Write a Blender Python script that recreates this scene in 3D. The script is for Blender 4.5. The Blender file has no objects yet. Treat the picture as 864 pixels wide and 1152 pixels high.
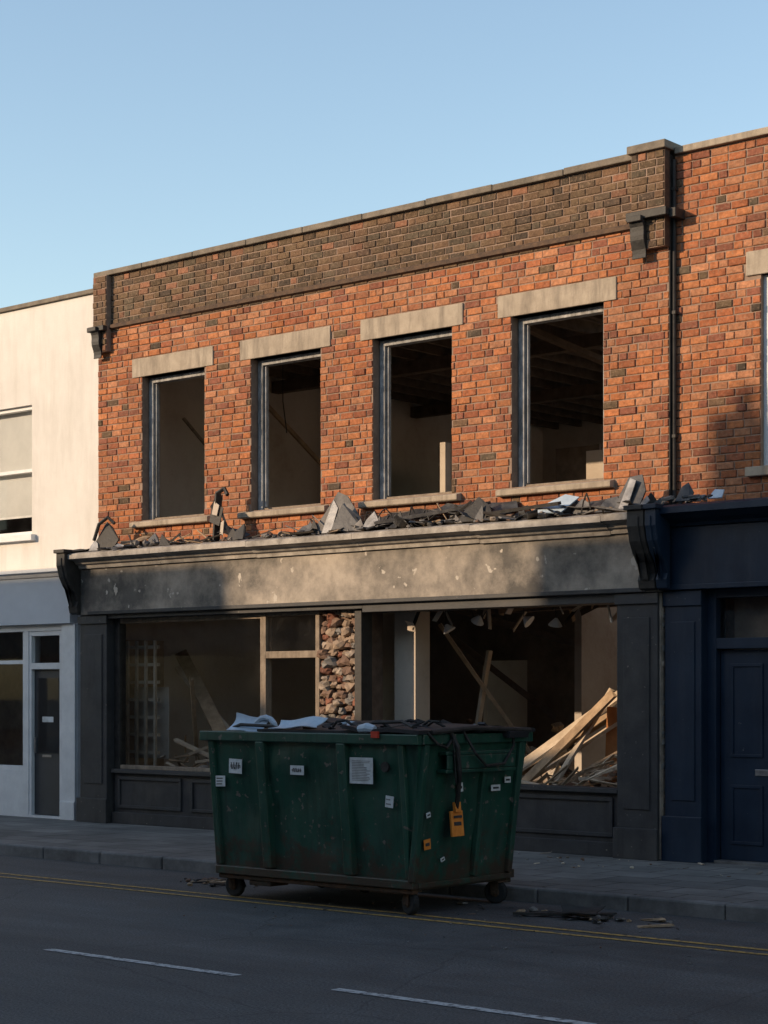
import bpy, math, random
from mathutils import Vector, Matrix, Euler, noise

scene = bpy.context.scene
R = random.Random(7)

# ------------------------------------------------------------------ materials
def nodes_of(m):
    m.use_nodes = True
    nt = m.node_tree
    nt.nodes.clear()
    return nt

def mk(name, c1, c2, scale=6.0, rough=0.8, bump=0.15, bscale=60.0, metallic=0.0,
       stain=None, stain_amt=0.5, stain_scale=1.2, streak=False, spec=0.3, contrast=0.25,
       speck=None, speck_scale=40.0, speck_thr=0.68, bdist=0.01, rough_var=0.15, low=None, low_h=0.5, low_z=0.0,
       grime=None, grime_amt=0.8, grime_map=(5,5,0.5), stain_lo=0.45, stain_hi=0.68):
    m = bpy.data.materials.new(name)
    nt = nodes_of(m); N = nt.nodes; L = nt.links
    out = N.new('ShaderNodeOutputMaterial')
    b = N.new('ShaderNodeBsdfPrincipled')
    L.new(b.outputs[0], out.inputs[0])
    tc = N.new('ShaderNodeTexCoord')
    n1 = N.new('ShaderNodeTexNoise'); n1.inputs['Scale'].default_value = scale
    n1.inputs['Detail'].default_value = 6; n1.inputs['Roughness'].default_value = 0.65
    L.new(tc.outputs['Object'], n1.inputs['Vector'])
    r = N.new('ShaderNodeValToRGB')
    r.color_ramp.elements[0].position = 0.5 - contrast/1.0*0.7
    r.color_ramp.elements[1].position = 0.5 + contrast/1.0*0.7
    r.color_ramp.elements[0].color = (*c1, 1); r.color_ramp.elements[1].color = (*c2, 1)
    L.new(n1.outputs['Fac'], r.inputs['Fac'])
    col = r.outputs['Color']
    def mixin(col, fac, c):
        mx = N.new('ShaderNodeMix'); mx.data_type = 'RGBA'
        L.new(fac, mx.inputs['Factor'])
        L.new(col, mx.inputs['A']); mx.inputs['B'].default_value = (*c, 1)
        return mx.outputs['Result']
    if stain:
        n2 = N.new('ShaderNodeTexNoise'); n2.inputs['Scale'].default_value = stain_scale
        n2.inputs['Detail'].default_value = 8; n2.inputs['Roughness'].default_value = 0.7
        if streak:
            mp = N.new('ShaderNodeMapping'); mp.inputs['Scale'].default_value = (4, 4, 0.6)
            L.new(tc.outputs['Object'], mp.inputs['Vector']); L.new(mp.outputs[0], n2.inputs['Vector'])
        else:
            L.new(tc.outputs['Object'], n2.inputs['Vector'])
        mr = N.new('ShaderNodeMapRange')
        mr.inputs['From Min'].default_value = stain_lo; mr.inputs['From Max'].default_value = stain_hi
        mr.inputs['To Max'].default_value = stain_amt
        L.new(n2.outputs['Fac'], mr.inputs['Value'])
        col = mixin(col, mr.outputs['Result'], stain)
    if grime:   # dark vertical run-off streaks
        n6 = N.new('ShaderNodeTexNoise'); n6.inputs['Scale'].default_value = 2.2; n6.inputs['Detail'].default_value = 8
        n6.inputs['Roughness'].default_value = 0.72
        mp = N.new('ShaderNodeMapping'); mp.inputs['Scale'].default_value = grime_map; mp.inputs['Location'].default_value = (3.1, 1.7, 5.2)
        L.new(tc.outputs['Object'], mp.inputs['Vector']); L.new(mp.outputs[0], n6.inputs['Vector'])
        mr = N.new('ShaderNodeMapRange')
        mr.inputs['From Min'].default_value = 0.5; mr.inputs['From Max'].default_value = 0.72
        mr.inputs['To Max'].default_value = grime_amt
        L.new(n6.outputs['Fac'], mr.inputs['Value'])
        col = mixin(col, mr.outputs['Result'], grime)
    if speck:
        n3 = N.new('ShaderNodeTexNoise'); n3.inputs['Scale'].default_value = speck_scale
        n3.inputs['Detail'].default_value = 3
        L.new(tc.outputs['Object'], n3.inputs['Vector'])
        mr = N.new('ShaderNodeMapRange')
        mr.inputs['From Min'].default_value = speck_thr; mr.inputs['From Max'].default_value = speck_thr+0.03
        L.new(n3.outputs['Fac'], mr.inputs['Value'])
        col = mixin(col, mr.outputs['Result'], speck)
    if low:
        sx = N.new('ShaderNodeSeparateXYZ'); L.new(tc.outputs['Object'], sx.inputs[0])
        mr = N.new('ShaderNodeMapRange')
        mr.inputs['From Min'].default_value = low_z+low_h; mr.inputs['From Max'].default_value = low_z
        L.new(sx.outputs['Z'], mr.inputs['Value'])
        n4 = N.new('ShaderNodeTexNoise'); n4.inputs['Scale'].default_value = 7
        n4.inputs['Detail'].default_value = 8; n4.inputs['Roughness'].default_value = 0.75
        L.new(tc.outputs['Object'], n4.inputs['Vector'])
        ad = N.new('ShaderNodeMath'); ad.operation = 'MULTIPLY_ADD'
        L.new(mr.outputs['Result'], ad.inputs[0]); ad.inputs[1].default_value = 0.35
        L.new(n4.outputs['Fac'], ad.inputs[2])
        m2 = N.new('ShaderNodeMapRange')
        m2.inputs['From Min'].default_value = 0.66; m2.inputs['From Max'].default_value = 0.8
        m2.inputs['To Max'].default_value = 0.9
        L.new(ad.outputs[0], m2.inputs['Value'])
        col = mixin(col, m2.outputs['Result'], low)
    L.new(col, b.inputs['Base Color'])
    b.inputs['Metallic'].default_value = metallic
    b.inputs['Specular IOR Level'].default_value = spec
    mr = N.new('ShaderNodeMapRange')
    mr.inputs['To Min'].default_value = max(0.02, rough-rough_var); mr.inputs['To Max'].default_value = min(1, rough+rough_var)
    L.new(n1.outputs['Fac'], mr.inputs['Value']); L.new(mr.outputs['Result'], b.inputs['Roughness'])
    if bump:
        nb = N.new('ShaderNodeTexNoise'); nb.inputs['Scale'].default_value = bscale
        nb.inputs['Detail'].default_value = 5
        L.new(tc.outputs['Object'], nb.inputs['Vector'])
        bp = N.new('ShaderNodeBump'); bp.inputs['Strength'].default_value = bump
        bp.inputs['Distance'].default_value = bdist
        L.new(nb.outputs['Fac'], bp.inputs['Height']); L.new(bp.outputs[0], b.inputs['Normal'])
    return m

def mk_brick():
    m = bpy.data.materials.new('brick_faces')
    nt = nodes_of(m); N = nt.nodes; L = nt.links
    out = N.new('ShaderNodeOutputMaterial'); b = N.new('ShaderNodeBsdfPrincipled')
    L.new(b.outputs[0], out.inputs[0])
    tc = N.new('ShaderNodeTexCoord')
    at = N.new('ShaderNodeAttribute'); at.attribute_name = 'bc'
    n1 = N.new('ShaderNodeTexNoise'); n1.inputs['Scale'].default_value = 24; n1.inputs['Detail'].default_value = 6
    n1.inputs['Roughness'].default_value = 0.7
    L.new(tc.outputs['Object'], n1.inputs['Vector'])
    mr = N.new('ShaderNodeMapRange'); mr.inputs['From Min'].default_value = 0.3; mr.inputs['From Max'].default_value = 0.7
    mr.inputs['To Min'].default_value = 0.58; mr.inputs['To Max'].default_value = 1.3
    L.new(n1.outputs['Fac'], mr.inputs['Value'])
    vm = N.new('ShaderNodeVectorMath'); vm.operation = 'SCALE'
    L.new(at.outputs['Color'], vm.inputs[0]); L.new(mr.outputs['Result'], vm.inputs['Scale'])
    n2 = N.new('ShaderNodeTexNoise'); n2.inputs['Scale'].default_value = 0.9; n2.inputs['Detail'].default_value = 7
    n2.inputs['Roughness'].default_value = 0.7
    L.new(tc.outputs['Object'], n2.inputs['Vector'])
    m2 = N.new('ShaderNodeMapRange'); m2.inputs['From Min'].default_value = 0.48; m2.inputs['From Max'].default_value = 0.75
    m2.inputs['To Max'].default_value = 0.65
    L.new(n2.outputs['Fac'], m2.inputs['Value'])
    mx = N.new('ShaderNodeMix'); mx.data_type = 'RGBA'
    L.new(m2.outputs['Result'], mx.inputs['Factor']); L.new(vm.outputs[0], mx.inputs['A'])
    mx.inputs['B'].default_value = (0.15, 0.078, 0.050, 1)
    n3 = N.new('ShaderNodeTexNoise'); n3.inputs['Scale'].default_value = 45; n3.inputs['Detail'].default_value = 4
    L.new(tc.outputs['Object'], n3.inputs['Vector'])
    m3 = N.new('ShaderNodeMapRange'); m3.inputs['From Min'].default_value = 0.56; m3.inputs['From Max'].default_value = 0.72
    m3.inputs['To Max'].default_value = 0.5
    L.new(n3.outputs['Fac'], m3.inputs['Value'])
    mx2 = N.new('ShaderNodeMix'); mx2.data_type = 'RGBA'
    L.new(m3.outputs['Result'], mx2.inputs['Factor']); L.new(mx.outputs['Result'], mx2.inputs['A'])
    mx2.inputs['B'].default_value = (0.30, 0.20, 0.13, 1)
    L.new(mx2.outputs['Result'], b.inputs['Base Color'])
    b.inputs['Roughness'].default_value = 0.9; b.inputs['Specular IOR Level'].default_value = 0.2
    bp = N.new('ShaderNodeBump'); bp.inputs['Strength'].default_value = 0.6; bp.inputs['Distance'].default_value = 0.009
    L.new(n3.outputs['Fac'], bp.inputs['Height']); L.new(bp.outputs[0], b.inputs['Normal'])
    return m

def mk_glass(name, dirt=0.25, tint=(0.6,0.65,0.65), blend=0.28):
    m = bpy.data.materials.new(name)
    nt = nodes_of(m); N = nt.nodes; L = nt.links
    out = N.new('ShaderNodeOutputMaterial')
    tr = N.new('ShaderNodeBsdfTransparent'); tr.inputs[0].default_value = (0.95,0.96,0.96,1)
    gl = N.new('ShaderNodeBsdfGlossy'); gl.inputs['Roughness'].default_value = 0.02
    df = N.new('ShaderNodeBsdfDiffuse'); df.inputs[0].default_value = (*tint,1)
    fr = N.new('ShaderNodeLayerWeight'); fr.inputs['Blend'].default_value = blend
    tc = N.new('ShaderNodeTexCoord')
    n = N.new('ShaderNodeTexNoise'); n.inputs['Scale'].default_value = 3; n.inputs['Detail'].default_value = 9
    n.inputs['Roughness'].default_value = 0.75
    L.new(tc.outputs['Object'], n.inputs['Vector'])
    mr = N.new('ShaderNodeMapRange'); mr.inputs['From Min'].default_value = 0.45; mr.inputs['From Max'].default_value = 0.75
    mr.inputs['To Max'].default_value = dirt; mr.inputs['To Min'].default_value = dirt*0.1
    L.new(n.outputs['Fac'], mr.inputs['Value'])
    m1 = N.new('ShaderNodeMixShader'); L.new(mr.outputs['Result'], m1.inputs[0]); L.new(tr.outputs[0], m1.inputs[1]); L.new(df.outputs[0], m1.inputs[2])
    m2 = N.new('ShaderNodeMixShader'); L.new(fr.outputs['Fresnel'], m2.inputs[0]); L.new(m1.outputs[0], m2.inputs[1]); L.new(gl.outputs[0], m2.inputs[2])
    L.new(m2.outputs[0], out.inputs[0])
    return m

def mk_paving():
    m = bpy.data.materials.new('paving_slabs')
    nt = nodes_of(m); N = nt.nodes; L = nt.links
    out = N.new('ShaderNodeOutputMaterial'); b = N.new('ShaderNodeBsdfPrincipled')
    L.new(b.outputs[0], out.inputs[0])
    tc = N.new('ShaderNodeTexCoord')
    br = N.new('ShaderNodeTexBrick')
    br.inputs['Scale'].default_value = 1; br.inputs['Brick Width'].default_value = 0.62; br.inputs['Row Height'].default_value = 0.45
    br.inputs['Mortar Size'].default_value = 0.010; br.inputs['Mortar Smooth'].default_value = 0.3
    br.inputs['Color1'].default_value = (0.125,0.116,0.106,1); br.inputs['Color2'].default_value = (0.19,0.178,0.162,1)
    br.inputs['Mortar'].default_value = (0.035,0.032,0.03,1)
    L.new(tc.outputs['Object'], br.inputs['Vector'])
    n = N.new('ShaderNodeTexNoise'); n.inputs['Scale'].default_value = 1.6; n.inputs['Detail'].default_value = 9; n.inputs['Roughness'].default_value = 0.72
    L.new(tc.outputs['Object'], n.inputs['Vector'])
    mr = N.new('ShaderNodeMapRange'); mr.inputs['From Min'].default_value = 0.3; mr.inputs['From Max'].default_value = 0.7
    mr.inputs['To Min'].default_value = 0.55; mr.inputs['To Max'].default_value = 1.3
    L.new(n.outputs['Fac'], mr.inputs['Value'])
    vm = N.new('ShaderNodeVectorMath'); vm.operation = 'SCALE'
    L.new(br.outputs['Color'], vm.inputs[0]); L.new(mr.outputs['Result'], vm.inputs['Scale'])
    L.new(vm.outputs[0], b.inputs['Base Color'])
    b.inputs['Roughness'].default_value = 0.85
    inv = N.new('ShaderNodeMath'); inv.operation = 'SUBTRACT'; inv.inputs[0].default_value = 1
    L.new(br.outputs['Fac'], inv.inputs[1])
    ad = N.new('ShaderNodeMath'); ad.operation = 'ADD'; L.new(inv.outputs[0], ad.inputs[0])
    n5 = N.new('ShaderNodeTexNoise'); n5.inputs['Scale'].default_value = 30; n5.inputs['Detail'].default_value = 4
    L.new(tc.outputs['Object'], n5.inputs['Vector']); L.new(n5.outputs['Fac'], ad.inputs[1])
    bp = N.new('ShaderNodeBump'); bp.inputs['Strength'].default_value = 0.6; bp.inputs['Distance'].default_value = 0.01
    L.new(ad.outputs[0], bp.inputs['Height']); L.new(bp.outputs[0], b.inputs['Normal'])
    return m

def mk_asphalt():
    m = bpy.data.materials.new('asphalt')
    nt = nodes_of(m); N = nt.nodes; L = nt.links
    out = N.new('ShaderNodeOutputMaterial'); b = N.new('ShaderNodeBsdfPrincipled')
    L.new(b.outputs[0], out.inputs[0])
    tc = N.new('ShaderNodeTexCoord')
    def nz(s, d=6, r=0.65, vec=None):
        n = N.new('ShaderNodeTexNoise'); n.inputs['Scale'].default_value = s; n.inputs['Detail'].default_value = d
        n.inputs['Roughness'].default_value = r
        L.new(vec if vec else tc.outputs['Object'], n.inputs['Vector']); return n
    def rng(src, a, bb, c, d):
        mr = N.new('ShaderNodeMapRange'); mr.inputs['From Min'].default_value = a; mr.inputs['From Max'].default_value = bb
        mr.inputs['To Min'].default_value = c; mr.inputs['To Max'].default_value = d
        L.new(src, mr.inputs['Value']); return mr.outputs['Result']
    mp = N.new('ShaderNodeMapping'); mp.inputs['Scale'].default_value = (0.15, 1, 1); L.new(tc.outputs['Object'], mp.inputs['Vector'])
    big = nz(1.0, 8, 0.7, mp.outputs[0]); fine = nz(60, 5, 0.8); mid = nz(2.2, 8, 0.7)
    f1 = rng(big.outputs['Fac'], 0.3, 0.7, 0.6, 1.4); f2 = rng(fine.outputs['Fac'], 0.32, 0.68, 0.0, 2.3); f3 = rng(mid.outputs['Fac'], 0.3, 0.7, 0.65, 1.35)
    a = N.new('ShaderNodeMath'); a.operation = 'MULTIPLY'; L.new(f1, a.inputs[0]); L.new(f2, a.inputs[1])
    a2 = N.new('ShaderNodeMath'); a2.operation = 'MULTIPLY'; L.new(a.outputs[0], a2.inputs[0]); L.new(f3, a2.inputs[1])
    vo = N.new('ShaderNodeTexVoronoi'); vo.feature = 'DISTANCE_TO_EDGE'; vo.inputs['Scale'].default_value = 0.45
    wv = nz(1.5, 6, 0.7); mv = N.new('ShaderNodeMix'); mv.data_type = 'VECTOR'; mv.inputs['Factor'].default_value = 0.25
    L.new(tc.outputs['Object'], mv.inputs['A']); L.new(wv.outputs['Color'], mv.inputs['B']); L.new(mv.outputs['Result'], vo.inputs['Vector'])
    ck = rng(vo.outputs['Distance'], 0.0, 0.005, 0.55, 1.0)
    a3 = N.new('ShaderNodeMath'); a3.operation = 'MULTIPLY'; L.new(a2.outputs[0], a3.inputs[0]); L.new(ck, a3.inputs[1])
    vm = N.new('ShaderNodeVectorMath'); vm.operation = 'SCALE'; vm.inputs[0].default_value = (0.060, 0.059, 0.058)
    L.new(a3.outputs[0], vm.inputs['Scale']); L.new(vm.outputs[0], b.inputs['Base Color'])
    L.new(rng(mid.outputs['Fac'], 0.3, 0.7, 0.62, 0.88), b.inputs['Roughness'])
    bp = N.new('ShaderNodeBump'); bp.inputs['Strength'].default_value = 0.8; bp.inputs['Distance'].default_value = 0.012
    L.new(fine.outputs['Fac'], bp.inputs['Height']); L.new(bp.outputs[0], b.inputs['Normal'])
    return m

def mk_paint(name, col, wear=0.52, under=(0.045,0.045,0.046)):
    m = bpy.data.materials.new(name)
    nt = nodes_of(m); N = nt.nodes; L = nt.links
    out = N.new('ShaderNodeOutputMaterial'); b = N.new('ShaderNodeBsdfPrincipled')
    L.new(b.outputs[0], out.inputs[0]); b.inputs['Roughness'].default_value = 0.7
    tc = N.new('ShaderNodeTexCoord')
    n = N.new('ShaderNodeTexNoise'); n.inputs['Scale'].default_value = 18; n.inputs['Detail'].default_value = 8; n.inputs['Roughness'].default_value = 0.75
    L.new(tc.outputs['Object'], n.inputs['Vector'])
    mr = N.new('ShaderNodeMapRange'); mr.inputs['From Min'].default_value = wear-0.07; mr.inputs['From Max'].default_value = wear+0.07
    L.new(n.outputs['Fac'], mr.inputs['Value'])
    mx = N.new('ShaderNodeMix'); mx.data_type = 'RGBA'; L.new(mr.outputs['Result'], mx.inputs['Factor'])
    mx.inputs['A'].default_value = (*col,1); mx.inputs['B'].default_value = (*under,1)
    L.new(mx.outputs['Result'], b.inputs['Base Color'])
    return m

M = {}
M['brick'] = mk_brick()
M['mortar'] = mk('mortar', (0.20,0.135,0.10), (0.31,0.22,0.165), 8, 0.95, 0.3, 80)
M['core'] = mk('brick_core', (0.14,0.055,0.035), (0.26,0.11,0.07), 14, 0.95, 0.4, 40, stain=(0.05,0.04,0.035))
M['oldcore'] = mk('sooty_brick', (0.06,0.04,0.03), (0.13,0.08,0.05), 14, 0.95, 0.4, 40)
M['stone'] = mk('sandstone', (0.30,0.245,0.185), (0.42,0.35,0.27), 5, 0.9, 0.35, 50, stain=(0.14,0.115,0.09), stain_amt=0.7, stain_scale=2.0, streak=True)
M['coping'] = mk('coping_stone', (0.14,0.115,0.09), (0.24,0.20,0.155), 6, 0.9, 0.35, 50, stain=(0.08,0.07,0.055), stain_amt=0.7, stain_scale=2.5)
M['dark'] = mk('dark_shopfront_paint', (0.024,0.025,0.028), (0.046,0.046,0.049), 3.5, 0.6, 0.2, 50, stain=(0.10,0.088,0.075), stain_amt=0.4, stain_scale=1.2, streak=False, speck=(0.16,0.14,0.12), speck_thr=0.71, speck_scale=25, grime=(0.014,0.014,0.015), grime_amt=.55, grime_map=(2.5,2.5,.5))
M['fascia'] = mk('weathered_fascia', (0.060,0.055,0.050), (0.13,0.118,0.103), 2.0, 0.75, 0.3, 30, stain=(0.42,0.36,0.295), stain_amt=0.9, stain_scale=0.8, streak=False, contrast=0.3, speck=(0.46,0.41,0.35), speck_thr=0.67, speck_scale=7, grime=(0.045,0.041,0.038), grime_amt=.45, grime_map=(1.3,1.3,.7), stain_lo=.42, stain_hi=.64)
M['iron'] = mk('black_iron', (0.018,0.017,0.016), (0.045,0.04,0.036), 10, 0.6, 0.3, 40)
M['cornice'] = mk('cornice_lead', (0.24,0.215,0.19), (0.46,0.42,0.37), 7, 0.7, 0.25, 40, stain=(0.10,0.088,0.076), stain_amt=0.7, stain_scale=3)
M['white'] = mk('cream_render', (0.60,0.57,0.53), (0.67,0.64,0.595), 2.0, 0.9, 0.2, 70, stain=(0.46,0.42,0.37), stain_amt=0.45, stain_scale=1.1, streak=True)
M['whitepaint'] = mk('white_paint', (0.62,0.62,0.62), (0.72,0.72,0.71), 6, 0.5, 0.05, 50, stain=(0.42,0.41,0.39), stain_amt=0.3, stain_scale=2)
M['greyfascia'] = mk('pale_grey_fascia', (0.46,0.48,0.51), (0.52,0.54,0.57), 3, 0.6, 0.05, 50)
M['frame'] = mk('weathered_white_frame', (0.22,0.22,0.215), (0.44,0.43,0.42), 12, 0.8, 0.3, 60, stain=(0.09,0.08,0.07), stain_amt=0.8, stain_scale=3, streak=True)
M['tanframe'] = mk('bare_timber_frame', (0.17,0.13,0.095), (0.30,0.24,0.18), 9, 0.8, 0.3, 60, stain=(0.07,0.055,0.04), stain_amt=0.6, stain_scale=4, streak=True)
M['navy'] = mk('navy_paint', (0.006,0.015,0.032), (0.011,0.025,0.048), 3, 0.45, 0.08, 40, stain=(0.030,0.040,0.056), stain_amt=0.4, stain_scale=1.5, streak=True, speck=(0.09,0.10,0.11), speck_thr=0.73, speck_scale=22)
M['doorgrey'] = mk('charcoal_door', (0.04,0.042,0.046), (0.055,0.057,0.06), 4, 0.45, 0.03, 40)
M['glass'] = mk_glass('dirty_glass', 0.05, (0.35,0.33,0.3), 0.15)
M['cleanglass'] = mk_glass('window_glass', 0.03)
M['panereflect'] = mk('pane_reflection_panel', (0.50,0.50,0.49), (0.58,0.58,0.565), 3, 0.9, 0.05)  # pale colour standing in for reflection in the window panes
M['plaster'] = mk('dirty_plaster', (0.46,0.40,0.34), (0.64,0.57,0.49), 2.0, 0.95, 0.3, 30, stain=(0.28,0.20,0.145), stain_amt=0.8, stain_scale=1.0)
M['plasterlt'] = mk('pale_plaster', (0.45,0.38,0.31), (0.58,0.50,0.41), 4, 0.95, 0.3, 30, stain=(0.25,0.19,0.14), stain_amt=0.6, stain_scale=2)
M['interior'] = mk('interior_dark', (0.20,0.155,0.12), (0.34,0.27,0.21), 1.5, 0.95, 0.2, 20, stain=(0.10,0.072,0.055), stain_amt=0.8, stain_scale=0.9)
M['joist'] = mk('charred_joists', (0.02,0.016,0.013), (0.05,0.04,0.03), 6, 0.95, 0.2, 20)
M['oldjoist'] = mk('old_joists', (0.07,0.05,0.035), (0.15,0.11,0.08), 6, 0.95, 0.2, 20)
M['deck'] = mk('roof_boarding', (0.035,0.026,0.02), (0.07,0.052,0.04), 6, 0.95, 0.2, 20)
M['boards'] = mk('dusty_floorboards', (0.30,0.24,0.175), (0.46,0.37,0.28), 3, 0.95, 0.2, 20)
M['wood'] = mk('broken_timber', (0.28,0.19,0.115), (0.46,0.33,0.21), 9, 0.85, 0.3, 40, stain=(0.10,0.07,0.045), stain_amt=0.6, stain_scale=3)
M['wood2'] = mk('pale_timber', (0.50,0.40,0.29), (0.64,0.53,0.40), 9, 0.8, 0.3, 40, stain=(0.28,0.2,0.13), stain_amt=0.5, stain_scale=3)
M['orangewood'] = mk('orange_board', (0.38,0.15,0.05), (0.50,0.22,0.08), 5, 0.8, 0.2, 40)
M['rubble'] = mk('rubble_stone', (0.16,0.13,0.105), (0.36,0.29,0.23), 5, 0.95, 0.5, 30, contrast=0.2)
M['stoneA'] = mk('rubble_stone_tan', (0.20,0.145,0.105), (0.34,0.25,0.18), 9, 0.9, 0.5, 30)
M['stoneB'] = mk('rubble_stone_brown', (0.12,0.075,0.055), (0.22,0.14,0.10), 9, 0.9, 0.5, 30)
M['stoneC'] = mk('rubble_stone_grey', (0.13,0.12,0.11), (0.24,0.22,0.20), 9, 0.9, 0.5, 30)
M['lead'] = mk('torn_lead', (0.040,0.040,0.043), (0.11,0.108,0.108), 8, 0.55, 0.3, 25, metallic=0.3)
M['zinc'] = mk('bent_zinc', (0.13,0.13,0.135), (0.27,0.27,0.28), 8, 0.5, 0.3, 25, metallic=0.3, stain=(0.06,0.055,0.05), stain_amt=0.7, stain_scale=5)
M['asphalt'] = mk_asphalt()
M['paving'] = mk_paving()
M['kerb'] = mk('granite_kerb', (0.13,0.125,0.12), (0.22,0.21,0.20), 5, 0.85, 0.3, 60, stain=(0.06,0.055,0.05), stain_amt=0.6, stain_scale=2)
M['yellow'] = mk_paint('yellow_line_paint', (0.46,0.28,0.065), 0.54)
M['whiteline'] = mk_paint('white_line_paint', (0.46,0.46,0.45), 0.54)
M['ground'] = mk('ground_earth', (0.07,0.066,0.06), (0.11,0.105,0.095), 0.3, 0.95, 0.1)
M['green'] = mk('green_dumpster_paint', (0.008,0.050,0.031), (0.016,0.080,0.052), 3.0, 0.42, 0.12, 14, stain=(0.045,0.072,0.058), stain_amt=0.65, stain_scale=2.2, streak=True,
                speck=(0.14,0.12,0.10), speck_scale=17, speck_thr=0.655, low=(0.055,0.032,0.02), low_h=0.75, low_z=0.12, spec=0.5, bdist=0.02, rough_var=0.25, grime=(0.006,0.02,0.014))
M['rust'] = mk('rusty_steel', (0.035,0.022,0.014), (0.11,0.055,0.03), 12, 0.9, 0.4, 50, stain=(0.02,0.03,0.022), stain_amt=0.7, stain_scale=4)
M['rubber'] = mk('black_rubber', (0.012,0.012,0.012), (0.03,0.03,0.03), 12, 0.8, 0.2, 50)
M['plastic'] = mk('black_plastic_lid', (0.014,0.014,0.016), (0.035,0.035,0.038), 6, 0.6, 0.2, 20)
M['paper'] = mk('paper_label', (0.55,0.57,0.57), (0.70,0.72,0.72), 10, 0.7, 0.05, 50, stain=(0.35,0.36,0.34), stain_amt=0.6, stain_scale=12)
M['ink'] = mk('label_ink', (0.03,0.03,0.03), (0.06,0.06,0.06), 10, 0.8, 0)
M['greyink'] = mk('small_print', (0.2,0.2,0.2), (0.3,0.3,0.3), 10, 0.8, 0)
M['orange'] = mk('orange_tag', (0.66,0.20,0.03), (0.80,0.28,0.05), 20, 0.6, 0.1)
M['red'] = mk('red_plastic', (0.45,0.04,0.02), (0.55,0.06,0.03), 20, 0.5, 0.1)
M['bag'] = mk('pale_sheet_plastic', (0.34,0.42,0.50), (0.48,0.56,0.63), 6, 0.4, 0.3, 12)
M['brass'] = mk('letterbox_metal', (0.25,0.25,0.26), (0.35,0.35,0.36), 20, 0.4, 0.0, metallic=0.8)
M['roofslate'] = mk('roof_felt', (0.05,0.05,0.052), (0.09,0.09,0.09), 2, 0.9, 0.2)

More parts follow.
